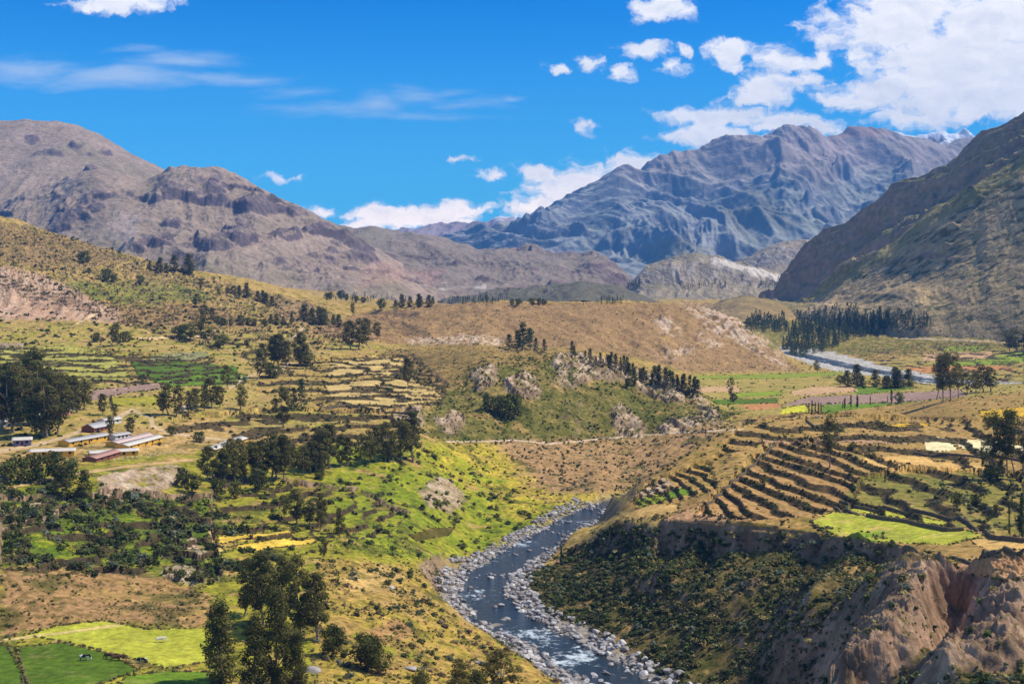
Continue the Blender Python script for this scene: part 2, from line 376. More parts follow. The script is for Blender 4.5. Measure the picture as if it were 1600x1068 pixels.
# mesas in the middle of the valley
sil = [(1080,430),(1130,418),(1150,408),(1176,399),(1195,386),(1215,381),(1240,378),(1259,375),(1300,372),(1360,372)]
ln = [[(u, 480, 3900) for u, v in sil], [(u, v + 34, 4150) for u, v in sil], [(u, v + 7, 4200) for u, v in sil], [(u, v, 4500) for u, v in sil], [(u, v + 40, 5000) for u, v in sil]]
PALE = [s2l(150,136,112), s2l(168,150,124), s2l(132,124,92), s2l(150,128,112), s2l(205,192,176)]
mountain('hill', ln, 1060, 1380, 1.0, [40, 50, 20, 10], (16, 90, 300), (5, 90, 40, .2), PALE, M_mount, 63, steep=(.6, .85))
sil = [(930,474),(944,470),(955,462),(968,455),(985,440),(1000,424),(1012,413),(1030,406),(1049,401),(1080,399),(1100,398),(1116,399),(1126,402),(1142,408),(1165,412),(1190,419),(1214,428),(1228,438),(1245,452),(1270,470)]
ln = [[(u, max(v + 4, 482), 3150) for u, v in sil], [(u, max(v + 2, lerp(478, v, .45)), 3380) for u, v in sil], [(u, lerp(470, v, .85) if v < 455 else v + 1, 3440) for u, v in sil], [(u, v, 3560) for u, v in sil], [(u, v + 40, 4000) for u, v in sil]]
def mesa_paint(x, y, z, n, c):
    v = HV - z * F / y; u = 800 + F * x / y
    cut = ss(1 - abs(v - (408 + (u - 1120) * .26)) / 9 + .5 * fbm(x / 30, z / 30, 8, 3), .2, .6) * (u > 1110) * (u < 1225)
    c = lerp(c, s2l(222, 208, 190), (cut * .9)[..., None])
    st = ss(fbm(x / 14, z / 80, 18, 3) + .25 - abs(v - 418) / 40, .15, .45) * (u < 1140)
    c = lerp(c, s2l(205, 188, 168), (st * .35)[..., None])
    dk = ss(440 - u * .0 + 0 * v - 430 + 0, 0, 1) * ss(1000 - u, 0, 40) * ss(v, 440, 455)
    return lerp(c, s2l(74, 76, 50), (dk * .8)[..., None])
mountain('hill', ln, 930, 1275, .8, [40, 50, 30, 12], (20, 70, 300), (6, 60, 30, .25), [s2l(142,128,100), s2l(158,142,116), s2l(120,114,82), s2l(138,120,106), s2l(196,182,164)], M_mount, 73, steep=(.6, .85), paint=mesa_paint)
# low hills on the valley floor
sil = [(640,482),(680,474),(700,466),(740,462),(790,452),(830,450),(865,444),(900,440),(925,439),(950,446),(975,452),(1000,462),(1040,474)]
mountain('hill', [[(u, v + 30, 2500) for u, v in sil], [(u, v + 12, 2750) for u, v in sil], [(u, v, 3000) for u, v in sil], [(u, v + 40, 3300) for u, v in sil]],
    640, 1040, 1.2, [30, 40, 10], (22, 120, 300), (6, 90, 40, .15), [s2l(92,90,68), s2l(112,104,82), s2l(78,82,58), s2l(104,94,84), s2l(140,124,110)], M_mount, 83)
sil = [(1060,496),(1085,486),(1105,480),(1135,468),(1165,462),(1195,466),(1215,474),(1240,478),(1270,486)]
mountain('hill', [[(u, v + 40, 2150) for u, v in sil], [(u, v + 14, 2350) for u, v in sil], [(u, v, 2550) for u, v in sil], [(u, v + 40, 2800) for u, v in sil]],
    1060, 1270, 1.2, [30, 40, 10], (10, 100, 300), (3, 90, 40, .2), [s2l(140,122,72), s2l(160,134,86), s2l(116,110,58), s2l(130,108,84), s2l(170,148,122)], M_mount, 93)
# right mountain: grassy spur in front, rock wall behind, one sheet
m0 = [(1120,484,2700),(1200,484,2560),(1250,494,2330),(1300,508,2080),(1400,516,1900),(1500,524,1790),(1600,530,1690),(2000,530,1500)]
m1 = [(1120,480,2780),(1200,474,2660),(1250,476,2480),(1300,470,2280),(1400,440,2080),(1500,412,1960),(1600,385,1860),(2000,280,1680)]
m2 = [(1120,478,2850),(1200,470,2730),(1244,482,2580),(1277,452,2500),(1337,414,2370),(1394,383,2270),(1450,331,2190),(1525,290,2120),(1600,244,2070),(2000,20,1900)]
m3 = [(1120,477,2900),(1200,468,2790),(1244,484,2640),(1277,470,2560),(1337,436,2430),(1394,404,2330),(1450,354,2250),(1525,312,2180),(1600,266,2125),(2000,50,1970)]
m4 = [(1120,476,2950),(1200,466,2860),(1215,452,2820),(1244,430,2740),(1277,400,2660),(1337,372,2550),(1394,334,2450),(1450,310,2370),(1525,262,2280),(1600,215,2220),(2000,10,2070)]
m5 = [(1120,474,3000),(1195,468,2940),(1206,462,2925),(1221,442,2900),(1240,406,2860),(1262,371,2810),(1290,359,2760),(1319,349,2700),(1355,322,2640),(1390,296,2580),(1415,286,2540),(1442,279,2500),(1470,260,2460),(1499,239,2420),(1525,220,2390),(1551,202,2360),(1575,190,2330),(1600,172,2300),(1700,110,2240),(2000,-60,2150)]
m6 = [(1120,520,3400),(1200,520,3400),(1300,470,3200),(1600,330,2900),(2000,150,2700)]
def right_paint(x, y, z, n, c):
    v = HV - z * F / y; u = 800 + F * x / y
    k = np.linspace(0, 1, y.shape[0])[:, None] + 0 * y
    fr = ss(k, .565, .525)                                              # front slope: olive grass, shrubs in bands
    b = fbm(x / 60, z / 34, 3, 5, .62); b2 = fbm(x / 16, (z + .5 * y) / 10, 6, 4, .6)
    g = pal(b * .6 + .5, s2l(158,138,92), s2l(194,164,118), s2l(164,142,98), s2l(206,176,138))
    g = lerp(g, s2l(76, 78, 44), ss(b2 + .4 * b, .10, .34)[..., None] * .85)
    strat = ss(np.sin((z + .15 * x + 9 * fbm(x / 130, z / 130, 2, 3)) / 3.2), .35, .8) * ss(fbm(x / 150, z / 90, 19, 3), -.05, .25)
    g = lerp(g, s2l(70, 68, 38), (strat * .6)[..., None])
    pk = ss(fbm(x / 45 + z / 90, z / 55, 12, 4, .55) - .02, .33, .52) * ss(v, 330, 400)
    g = lerp(g, s2l(150, 118, 100), (pk * .8)[..., None])
    cr = ss(1 - abs(v - np.interp(u, [1244,1277,1337,1394,1450,1525,1600,2000], [482,456,420,390,340,300,256,40])) / 22, 0, .8)
    g = lerp(g, s2l(150, 138, 72), (cr * fr * .6)[..., None])
    r = pal(fbm(x / 30, z / 30, 66, 4, .6) * .6 + .5, s2l(122,102,82), s2l(168,140,114), s2l(142,130,82))
    r = lerp(r, s2l(142, 134, 78), (ss(n + .2 * b2, .50, .72))[..., None])
    return lerp(r, g, fr[..., None])
mm = [(u, v + 40, y - 30) for u, v, y in m0]
mountain('mountain', [mm, m0, m1, m2, m3, m4, m5, m6], 1185, 2000, 1.2, [4, 70, 120, 14, 40, 110, 14], (20, 120, 260), (16, 80, 45, .24), [s2l(110,104,54)] * 3 + [s2l(98,84,68), s2l(124,104,86)], M_mount, 103, paint=right_paint, rock=(70, 62), shear=-1.5, fk=1.5, jit={2: (14, 90), 4: (30, 60), 5: (10, 50)})
# ------------------------------------------------------------------ the ground sheet (valley floor, fields, gorge)
KN = {}
KN[0] = [(1090,262),(1000,315),(900,345),(870,352),(810,395),(772,428),(755,452),(720,520),(690,585),(640,670),(600,760),(560,880),(530,1000),(505,1130),(480,1230),(430,1290),(370,1500),(338,1700),(400,2100),(440,3000)]
KN[130] = [(1090,262),(1000,312),(940,342),(890,365),(830,408),(790,440),(750,478),(725,520),(690,585),(640,680),(600,770),(560,890),(530,1010),(512,1100),(490,1190),(460,1280),(410,1500),(377,1680),(420,2100),(442,3000)]
KN[260] = [(1090,264),(1000,318),(940,350),(880,385),(830,425),(790,458),(755,492),(735,515),(695,590),(640,690),(600,780),(560,900),(530,1020),(515,1100),(495,1200),(470,1350),(440,1600),(415,1720),(440,2100),(443,3000)]
KN[400] = [(1090,265),(1000,322),(940,352),(885,392),(830,440),(790,480),(760,518),(720,580),(690,620),(655,690),(610,790),(570,920),(535,1060),(520,1150),(500,1300),(480,1450),(462,1650),(440,1800),(450,2200),(446,3000)]
KN[520] = [(1090,268),(1000,325),(940,358),(885,400),(830,455),(790,498),(760,540),(720,600),(690,640),(655,700),(610,800),(575,930),(545,1060),(525,1180),(505,1330),(490,1480),(478,1650),(470,1800),(474,2200),(455,3000)]
KN[640] = [(1090,285),(1000,340),(940,380),(880,435),(840,480),(800,520),(770,560),(740,600),(710,640),(680,675),(650,710),(615,790),(580,900),(548,1060),(540,1150),(530,1220),(505,1350),(482,1500),(500,1900),(470,3000)]
KN[750] = [(1090,310),(1000,375),(930,440),(880,495),(850,535),(810,580),(770,625),(745,655),(715,692),(692,720),(665,745),(635,768),(590,815),(550,920),(541,1050),(532,1150),(500,1320),(473,1500),(500,1900),(470,3000)]
KN[860] = [(1090,335),(1000,390),(930,440),(880,490),(840,540),(810,580),(780,625),(755,660),(730,695),(700,740),(680,765),(640,795),(600,835),(552,930),(560,1060),(548,1180),(505,1340),(474,1500),(500,1900),(470,3000)]
KN[930] = [(1090,338),(1000,380),(930,420),(880,455),(838,490),(815,570),(790,610),(770,640),(740,700),(705,755),(684,785),(645,815),(603,855),(560,945),(568,1070),(555,1190),(505,1350),(473,1500),(500,1900),(470,3000)]
KN[975] = [(1090,340),(1000,372),(920,415),(870,445),(812,462),(795,482),(782,500),(778,510),(797,590),(745,695),(682,795),(645,825),(606,868),(569,955),(570,1075),(558,1200),(502,1380),(472,1500),(500,1900),(470,3000)]
KN[1000] = [(1090,335),(1000,370),(910,412),(865,440),(812,450),(790,472),(770,500),(752,520),(797,590),(745,700),(678,805),(642,840),(610,880),(576,960),(576,1080),(560,1200),(502,1390),(472,1500),(500,1900),(470,3000)]
KN[1080] = [(1090,318),(1000,360),(920,400),(868,425),(812,432),(780,460),(745,500),(708,535),(770,600),(720,715),(672,790),(655,820),(635,860),(611,925),(600,1080),(578,1200),(520,1400),(478,1500),(505,1900),(470,3000)]
KN[1150] = [(1090,295),(1000,345),(930,385),(880,408),(812,416),(765,462),(710,525),(664,592),(715,690),(665,780),(655,820),(648,850),(642,880),(637,905),(610,1040),(582,1250),(545,1380),(503,1480),(520,1900),(470,3000)]
KN[1230] = [(1090,272),(1000,325),(930,370),(890,396),(822,405),(775,450),(720,510),(655,605),(685,720),(655,800),(645,860),(636,900),(625,950),(612,1030),(598,1120),(584,1250),(576,1330),(568,1400),(530,1800),(485,2600)]
KN[1300] = [(1090,252),(1000,302),(940,345),(895,382),(836,392),(790,440),(730,505),(650,635),(680,730),(655,815),(642,870),(632,915),(620,975),(610,1040),(597,1130),(585,1230),(570,1390),(552,1620),(530,1850),(490,2600)]
KN[1400] = [(1090,232),(1000,272),(945,305),(905,345),(848,370),(800,420),(740,490),(645,670),(660,780),(645,850),(638,890),(630,930),(620,980),(610,1040),(600,1110),(590,1180),(570,1380),(550,1620),(528,1830),(490,2600)]
KN[1500] = [(1090,212),(1000,252),(950,280),(910,297),(886,303),(850,345),(760,460),(690,570),(650,680),(628,780),(618,860),(610,940),(606,1010),(604,1060),(599,1110),(590,1180),(570,1370),(548,1600),(525,1800),(480,2600)]
KN[1600] = [(1090,200),(1000,240),(950,265),(920,278),(898,286),(850,330),(760,440),(690,560),(645,680),(620,790),(612,860),(606,920),(602,980),(598,1040),(592,1110),(585,1180),(565,1370),(545,1560),(522,1750),(470,2600)]
KN[-420] = KN[0]; KN[2020] = KN[1600]
ks = sorted(KN)
LN = [[(u, HV + 70 * F / 80, 80) for u in ks]] + [[(u, KN[u][k][0], KN[u][k][1]) for u in ks] for k in range(20)] + [[(u, 452, 7000) for u in ks]]
U = np.arange(-420, 2021, 1.75)
ROWS = [14, 70, 70, 70, 96, 80, 80, 80, 80, 64, 64, 64, 64, 64, 50, 50, 50, 60, 40, 24, 12]
for (a, b) in ((4, 5),):
    LN[a] = [(u, v, (LN[b][i][2] - 4.5) if u > 1000 and u < 1450 else y) for i, (u, v, y) in enumerate(LN[a])]
gx, gy, gz = loft(LN, U, ROWS, 16, {4: (7, 24), 5: (9, 30), 8: (4, 40), 13: (10, 60), 14: (14, 80), 18: (16, 90)})
NR, NC = gy.shape
rowk = np.concatenate([k + np.arange(n) / n for k, n in enumerate(ROWS)])[:, None] + 0 * gy     # which line a row lies on
gu = U[None, :] + 0 * gy

def rows_v(): return HV - gz * F / gy
v0 = rows_v()
# broad relief
gv = v0.copy()
vis = gv <= np.minimum.accumulate(np.vstack([np.full((1, NC), 1e9), gv[:-1]]), axis=0) + 1.0
def soft(poly, e=6., sc=None):
    """0..1 mask of a patch of ground whose border wanders by e photo pixels"""
    p = np.asarray(poly, float)
    bu0, bv0 = p.min(0) - 3 * e - 4; bu1, bv1 = p.max(0) + 3 * e + 4
    m = (gu > bu0) & (gu < bu1) & (gv > bv0) & (gv < bv1) & vis
    out = np.zeros(gy.shape); idx = np.nonzero(m)
    if not len(idx[0]): return out
    X, Y = gx[idx], gy[idx]; s = sc or max(4., e * 1.6) * Y.mean() / F * 2.2
    nu = fbm(X / s, Y / s, 301, 5, .65) * e * 1.5; nv = fbm(X / s, Y / s, 311, 5, .65) * e * .9
    if e < 3: out[idx] = pip(poly, gu[idx] + nu, gv[idx] + nv); return out
    acc = 0
    for k in range(5):
        f = (k - 2) * .45 * e
        acc = acc + pip(poly, gu[idx] + nu + f, gv[idx] + nv + f * .5 * (-1) ** k)
    out[idx] = ss(acc / 5., .0, 1.)
    return out
# --- gorge cliffs, rock bands and rough slopes
rough = 1.0 + 0 * gy
REG_GORGE = [(820,905),(960,822),(1270,835),(1400,850),(1480,875),(1500,905),(1600,905),(1600,1300),(880,1300),(1060,1068),(960,1010),(850,960)]
REG_PLAT = [(965,800),(1010,750),(1100,690),(1170,655),(1270,640),(1600,600),(1600,900),(1480,872),(1270,832),(1100,814)]
mg = soft(REG_GORGE, 8); mp_ = soft(REG_PLAT, 3)

gul = ridged((gx + 8 * fbm(gx / 30, gy / 30, 5, 3)) / 26, (gy + gx * .5) / 60, 71, 4, .55) - .55
low_right = ss(gu, 1320, 1420) * ss(gv, 900, 940)
gz += mg * (3.6 * gul * ss(gv, 870, 930) + 5 * low_right * (ridged((gx + .3 * gy) / 34, (gy - .4 * gx) / 90, 77, 5, .5) - .5))
def px2(u, v, z): y = -z * F / (v - HV); return ((u - 800) * y / F, y, 0)
def tent(pts, w, top=0.):
    d, _ = segdist(gx + 2.5 * fbm(gx / 9, gy / 9, 131, 3), gy + 2.5 * fbm(gx / 9, gy / 9, 133, 3), [px2(*p) for p in pts]); return np.clip(1 - d / w, 0, 1 - top) / (1 - top)
below = ss(rowk, 4.95, 4.55)
for pts, w_, h_ in (([(1268,838,-79),(1225,880,-88),(1175,950,-97)],13,6.),([(1190,825,-79),(1160,870,-88),(1120,930,-97)],11,5.),([(1345,846,-78),(1310,910,-86),(1262,1000,-93)],13,6.),([(1110,822,-82),(1080,870,-91),(1040,920,-98)],10,4.),([(1400,862,-75),(1375,930,-80),(1330,1010,-87)],12,6.)):
    gz += below * h_ * tent(pts, w_) * ss(gv, 815, 860)
spur = tent([(1452,880,-71),(1435,920,-72),(1405,970,-76),(1380,1040,-80),(1350,1110,-84)], 12.5, .3) ; gz += below * 8 * spur * ss(gv, 880, 945)
gully = tent([(1494,905,-69),(1500,930,-72),(1492,980,-76),(1485,1090,-80)], 7.5); gz -= below * 11 * gully * ss(gv, 895, 930)
spur2 = tent([(1560,905,-67),(1550,950,-70),(1535,1010,-72),(1525,1100,-75)], 12, .4); gz += below * 5 * spur2
barerock = np.maximum(np.maximum(spur, spur2), gully * .9) * below * ss(gv, 876, 900)
gz += barerock * 1.5 * (ridged(gx / 2.6 + gz / 7, gy / 5, 139, 4, .6) - .5)
gz += barerock * 4.0 * (ridged((gx + .5 * gy) / 7, (gy - .5 * gx) / 22, 137, 5, .6) - .5)
REG_HILL = [(640,660),(690,600),(760,560),(860,552),(1000,575),(1085,610),(1160,642),(1120,668),(960,690),(760,695),(690,692)]
mh = soft(REG_HILL, 6)
gz += mh * 3.0 * (ridged(gx / 34, gy / 90, 73, 4) - .5)
ROCKS = [[(925,566),(985,577),(1030,592),(1062,612),(1092,642),(1075,640),(1030,614),(985,598),(930,588)],[(700,652),(712,642),(724,660),(712,676)],[(786,604),(800,592),(828,582),(842,610),(836,624),(800,618)],[(862,566),(884,560),(905,572),(915,600),(890,606),(872,598)],[(884,556),(935,566),(940,592),(910,600)],[(975,580),(1020,588),(1085,622),(1092,642),(1060,632),(1000,608)],
 [(958,640),(975,636),(1008,668),(1006,682),(962,682)],[(1024,664),(1070,660),(1112,648),(1120,666),(1035,678)],[(1080,618),(1100,628),(1126,656),(1112,662),(1090,640)],[(740,585),(775,575),(770,606),(745,610)]]
mrk = np.zeros(gy.shape)
for p in ROCKS: mrk = np.maximum(mrk, soft(p, 7))
mrk = mrk * ss(fbm(gx / 14, gz / 9, 143, 4, .6), -.55, -.12)
gz += mrk * 4.4 * (.25 + ridged((gx + .3 * gy) / 8, gz / 26, 91, 4, .55))
PINK = [(-420,400),(0,415),(60,428),(112,450),(150,470),(185,485),(190,505),(120,500),(0,500),(-420,500)]
mpk = soft(PINK, 8)
gz += mpk * 8 * (ridged((gx + .3 * gz) / 24, gy / 110, 95, 4) - .5)
RUB = [[(152,752),(200,738),(272,728),(300,744),(240,772),(160,782)],[(252,808),(266,802),(300,832),(325,862),(305,866),(272,838)],[(250,886),(285,878),(318,888),(342,908),(300,912),(262,906)],[(655,766),(682,750),(702,748),(726,782),(700,800),(668,792)],
 [(612,646),(640,634),(664,642),(660,660),(625,664)],[(678,652),(702,660),(706,680),(690,676)],[(0,800),(40,780),(80,772),(110,790),(60,812),(0,830)],[(1010,758),(1040,742),(1052,752),(1032,776),(985,782)]]
mrb = np.zeros(gy.shape)
for p in RUB: mrb = np.maximum(mrb, soft(p, 5))
gz += mrb * 1.8 * (ridged(gx / 6, gy / 10, 97, 3))
SCREE = [[(1015,498),(1035,492),(1062,520),(1050,530)],[(1065,478),(1110,480),(1165,505),(1200,535),(1236,575),(1190,560),(1140,530),(1100,512)],[(1030,555),(1075,540),(1080,556),(1040,566)],[(1090,520),(1130,535),(1120,548),(1085,535)]]
msc = np.zeros(gy.shape)
for p in SCREE: msc = np.maximum(msc, soft(p, 9))
REG_BROWN = [(470,520),(560,490),(640,480),(700,470),(860,472),(1110,474),(1170,502),(1250,580),(1090,586),(1000,560),(900,545),(760,540),(640,540)]
mbr = soft(REG_BROWN, 5)
gz += mbr * 10 * (ridged((gx + .5 * gy) / 75, gy / 300, 99, 4) - .55) * ss(gv, 470, 490) + msc * 10 * (ridged((gx + .35 * gy) / 26, gy / 120, 92, 4) - .5)
far = np.clip(gy / 500., .6, 3)
FLAT = np.maximum(mp_, soft([(0,1000),(60,985),(160,968),(340,978),(350,1068),(0,1068)], 3))
FLAT = np.maximum(FLAT, soft([(-300,520),(640,545),(640,640),(300,690),(-300,740)], 3))
FLAT = np.maximum(FLAT, soft([(1085,582),(1600,540),(1600,640),(1200,645),(1085,640)], 3))
am = lerp(1.0, .16, FLAT)
gz += am * far * (1.5 * fbm(gx / 42, gy / 42, 1, 3) + .6 * fbm(gx / 11, gy / 11, 2, 3) + .25 * fbm(gx / 3.2, gy / 3.2, 4, 2))
gz += mg * (.7 * fbm(gx / 5, gy / 5, 6, 3))
# --- terraces: the slope is cut into steps with stone risers
riser = np.zeros(gy.shape)
def terrace(poly, step, a, wid=.16, seed=0, wob=.5, e=5):
    global gz, riser
    m = soft(poly, e)
    aa = a if not callable(a) else a(gu)
    s = (gz + aa * gx) / step + wob * fbm(gx / 26, gy / 26, 120 + seed, 3)
    q = np.floor(s); f = s - q
    st = q + ss(f, 1 - wid, 1.0) - .5 + .12 * f
    gz = np.where(m > .5, gz + (st - s) * step, gz)
    riser = np.maximum(riser, m * ((f > 1 - wid * 1.35) | (f < .03)))
terrace([(1195,692),(1290,678),(1420,725),(1345,742),(1330,790),(1262,806),(1160,812),(1085,800),(1120,765)], 2.1, .21, .22, 1, .45)
terrace([(1345,742),(1420,727),(1600,735),(1600,838),(1480,822),(1400,812),(1300,798),(1330,780)], 2.2, .08, .22, 2, .5)
terrace([(1160,655),(1280,642),(1400,650),(1600,655),(1600,735),(1420,725),(1290,680),(1200,690),(1110,720)], 1.7, .05, .22, 3, .4)
terrace([(985,790),(1010,752),(1110,715),(1120,762),(1060,785)], 1.5, .1, .22, 4)
terrace([(270,650),(420,636),(560,636),(650,640),(645,692),(520,694),(340,694),(260,675)], 2.3, .02, .22, 5)
terrace([(-60,535),(330,556),(400,600),(240,600),(-60,610)], 1.6, .02, .2, 6, .8)
terrace([(-100,420),(0,345),(150,375),(340,440),(500,478),(560,530),(420,570),(180,505),(-100,420)], 3.0, .02, .16, 7, 1.0)
terrace([(330,740),(560,760),(640,800),(600,840),(330,845)], 1.8, .03, .13, 8, .6)
terrace([(410,560),(640,552),(700,600),(690,634),(520,640),(400,610)], 1.7, .02, .18, 9, .8)
terrace([(1300,545),(1600,525),(1600,600),(1440,600)], 2.0, .0, .2, 10, .8)
terrace([(0,770),(330,770),(345,900),(0,890)], 2.2, .05, .2, 11, 1.2)
terrace([(1300,480),(1600,470),(1600,530),(1330,525)], 3, .0, .2, 13, .8)
# --- the river bed
def pt(u, v, z): y = -z * F / (v - HV); return ((u - 800) * y / F, y, z)
RIV = [pt(1130,1180,-111), pt(990,1080,-110.5), pt(915,1035,-110.3), pt(845,992,-110), pt(782,962,-109.8), pt(752,928,-109.5), pt(765,895,-109.2), pt(815,863,-108.8), pt(862,836,-108.3), pt(905,810,-108), pt(950,788,-107.7)]
RIV += [((u - 800) * y / F, y, z) for u, y, z in ((1025,652,-107.2),(1100,668,-106),(1180,700,-104),(1300,750,-102))]
RIV2 = [((u - 800) * y / F, y, z) for u, y, z in ((1640,1090,-91),(1560,1120,-91),(1480,1150,-91.2),(1400,1262,-91.5),(1330,1386,-91.8),(1290,1500,-92),(1262,1577,-92),(1225,1700,-92))]
dr, lv = segdist(gx, gy, RIV)
dr2, lv2 = segdist(gx, gy, RIV2)
bn = fbm(gx / 9, gy / 9, 15, 3, .6); bn2 = fbm(gx / 30, gy / 30, 16, 2)
hw = 13.4 - 5.0 * ss(gy, 430, 600) + 2.5 * bn2
bed = lv - .9 + .55 * (dr / 8.5) ** 2 * .9 + .85 * bn
w1 = ss(dr, hw, hw + 9 + 20 * mg)
gz = lerp(np.minimum(bed, lv + 1.4), gz, w1)
hw2 = 24 + 10 * bn2 + 18 * np.exp(-((gu - 1310) / 60) ** 2)
bed2 = lv2 - .8 + .4 * (dr2 / 12) ** 2 + .8 * bn
w2 = ss(dr2, hw2, hw2 + 14)
gz = lerp(np.minimum(bed2, lv2 + 1.2), gz, w2)
gravel = np.maximum(1 - ss(dr + 2.5 * bn, hw - 1, hw + 4), 1 - ss(dr2 + 4 * bn, hw2, hw2 + 8))
FLAT = FLAT * w1 * w2
gn = normals(gx, gy, gz); slope = gn[..., 2]
# ------------------------------------------------------------------ land cover of the ground: soil, grass, rock, crops
gv = rows_v()
vis = gv <= np.minimum.accumulate(np.vstack([np.full((1, NC), 1e9), gv[:-1]]), axis=0) + 2.5
n1 = fbm(gx / 34, gy / 34, 201, 5, .6); n2 = fbm(gx / 9, gy / 9, 211, 4, .6); n3 = fbm(gx / 3, gy / 3, 221, 3, .6)
nB = fbm(gx / 90, gy / 90, 231, 4, .6)
mixn = n1 * .55 + n2 * .5 + n3 * .35
DRY = s2l(178,148,84); TAN = s2l(192,158,100); OLV = s2l(124,116,46); GRN = s2l(100,120,28); LIME = s2l(150,152,38); YEL = s2l(196,170,66)
BRN = s2l(160,124,84); SOIL = s2l(150,112,78); PNK = s2l(186,152,128); PALEROCK = s2l(206,186,170); SHR = s2l(62,72,26); DKR = s2l(120,98,82)
gc = pal(mixn * .7 + .5, OLV, DRY, TAN)
def region(poly, cols, e=12, amp=.7, al=1.0, off=.5, t=None):
    global gc
    m = soft(poly, e) * al
    gc = lerp(gc, pal((mixn if t is None else t) * amp + off, *cols), m[..., None])
    return m
region([(-420,300),(0,330),(120,365),(350,435),(520,475),(560,530),(300,530),(-420,540)], [SHR * 1.4, OLV, DRY, TAN, OLV], 8, .8)
region([(-100,425),(110,440),(300,442),(340,470),(210,482),(110,452)], [s2l(92,104,36), s2l(130,130,52), DRY], 14, .9)
region([(160,480),(330,472),(420,520),(300,530),(190,508)], [s2l(140,108,72), s2l(168,134,88), s2l(120,112,52)], 12, .9)
region([(-100,345),(90,365),(200,405),(120,420),(-100,400)], [s2l(128,104,70), s2l(160,130,84), s2l(104,100,44)], 14, .9)
region([(420,460),(500,478),(520,510),(430,500)], [s2l(150,122,84), s2l(176,146,104)], 8, .9)
region([(-420,505),(190,505),(460,520),(660,545),(700,600),(680,650),(330,690),(0,760),(-420,760)], [OLV, s2l(158,148,60), TAN, s2l(150,140,62)], 10, .8)
region([(380,570),(560,550),(700,560),(720,600),(690,640),(520,645),(400,620)], [s2l(150,134,60), DRY, s2l(200,168,96)], 8)
region([(-100,690),(60,690),(330,650),(420,680),(300,760),(-100,770)], [DRY, TAN, s2l(196,150,98)], 8)
region([(-420,780),(330,700),(640,690),(760,700),(960,760),(960,800),(800,840),(690,890),(690,950),(900,1300),(-420,1300)], [OLV, s2l(136,130,38), s2l(160,154,48), s2l(164,140,62), DRY], 8, .9)
region([(0,760),(240,770),(340,800),(340,900),(150,900),(0,890)], [SHR, s2l(96,112,28), GRN, s2l(150,150,40), DRY], 14, .9)
region([(0,885),(120,880),(250,900),(335,930),(325,980),(150,972),(50,985),(0,1000)], [DRY, BRN, s2l(176,138,100)], 10, .8)
region([(560,800),(700,790),(830,800),(780,850),(690,875),(600,860)], [s2l(112,140,28), s2l(150,166,36), s2l(172,158,60)], 12, .9)
region([(520,690),(640,690),(760,720),(880,790),(800,840),(700,870),(560,860),(500,780)], [s2l(84,104,24), s2l(126,138,30), s2l(156,154,44), s2l(166,140,66)], 14, .8)
region([(640,690),(720,690),(860,780),(820,815),(740,780),(680,730)], [s2l(120,150,24), LIME, YEL, s2l(190,160,90)], 10)
region([(500,870),(690,890),(700,960),(860,1030),(900,1300),(480,1300)], [s2l(112,104,42), s2l(162,140,58), s2l(186,154,80), s2l(160,124,74), s2l(150,142,50)], 12, 1.1)
region([(575,985),(620,965),(650,985),(630,1000),(585,1000)], [BRN, s2l(188,140,90)], 6, .9)
region([(520,905),(600,880),(640,900),(560,930)], [TAN, s2l(200,164,96)], 8, .9)
region(REG_BROWN, [s2l(126,104,68), s2l(156,124,86), s2l(176,140,100)], 5, .7)
region([(600,545),(760,538),(900,546),(1000,572),(1085,608),(1000,600),(860,570),(740,590),(680,620),(620,610)], [s2l(120,104,58), s2l(150,122,74), DRY], 10, .8)
region([(660,660),(700,600),(770,570),(900,560),(1010,585),(1090,620),(1160,645),(1110,670),(960,690),(760,695),(690,692)], [s2l(82,86,32), s2l(116,108,50), s2l(156,132,80)], 10, 1.0)
region([(760,690),(960,685),(1110,665),(1150,655),(1100,700),(1000,760),(960,775),(860,775),(800,740)], [s2l(140,112,72), s2l(170,134,94), s2l(186,150,112)], 12, .8)
region([(690,692),(770,690),(860,770),(960,770),(1000,760),(960,790),(860,790),(760,740)], [s2l(150,150,40), YEL, DRY], 8, .8, .8)
region(REG_GORGE, [s2l(60,62,26), s2l(88,80,42), s2l(124,102,64), s2l(84,78,38)], 5, .9)
region(REG_PLAT, [s2l(130,122,40), s2l(160,128,70), s2l(186,148,90), s2l(150,136,50)], 3, .8)
region([(1040,800),(1120,765),(1210,690),(1290,690),(1345,742),(1330,790),(1250,808),(1130,820)], [s2l(140,116,62), s2l(172,132,84), s2l(190,148,98)], 4, .7)
region([(1345,742),(1600,735),(1600,838),(1480,822),(1300,798)], [s2l(90,100,36), s2l(140,128,60), s2l(180,150,90)], 4, .8)
region([(1085,582),(1320,578),(1600,530),(1600,612),(1300,640),(1180,650),(1085,630)], [s2l(140,136,60), s2l(176,152,84), s2l(150,146,52)], 4, .8)
region([(1150,500),(1600,500),(1600,545),(1400,552),(1250,556),(1200,540)], [s2l(84,94,36), s2l(128,118,54), s2l(166,140,84)], 6, .9)
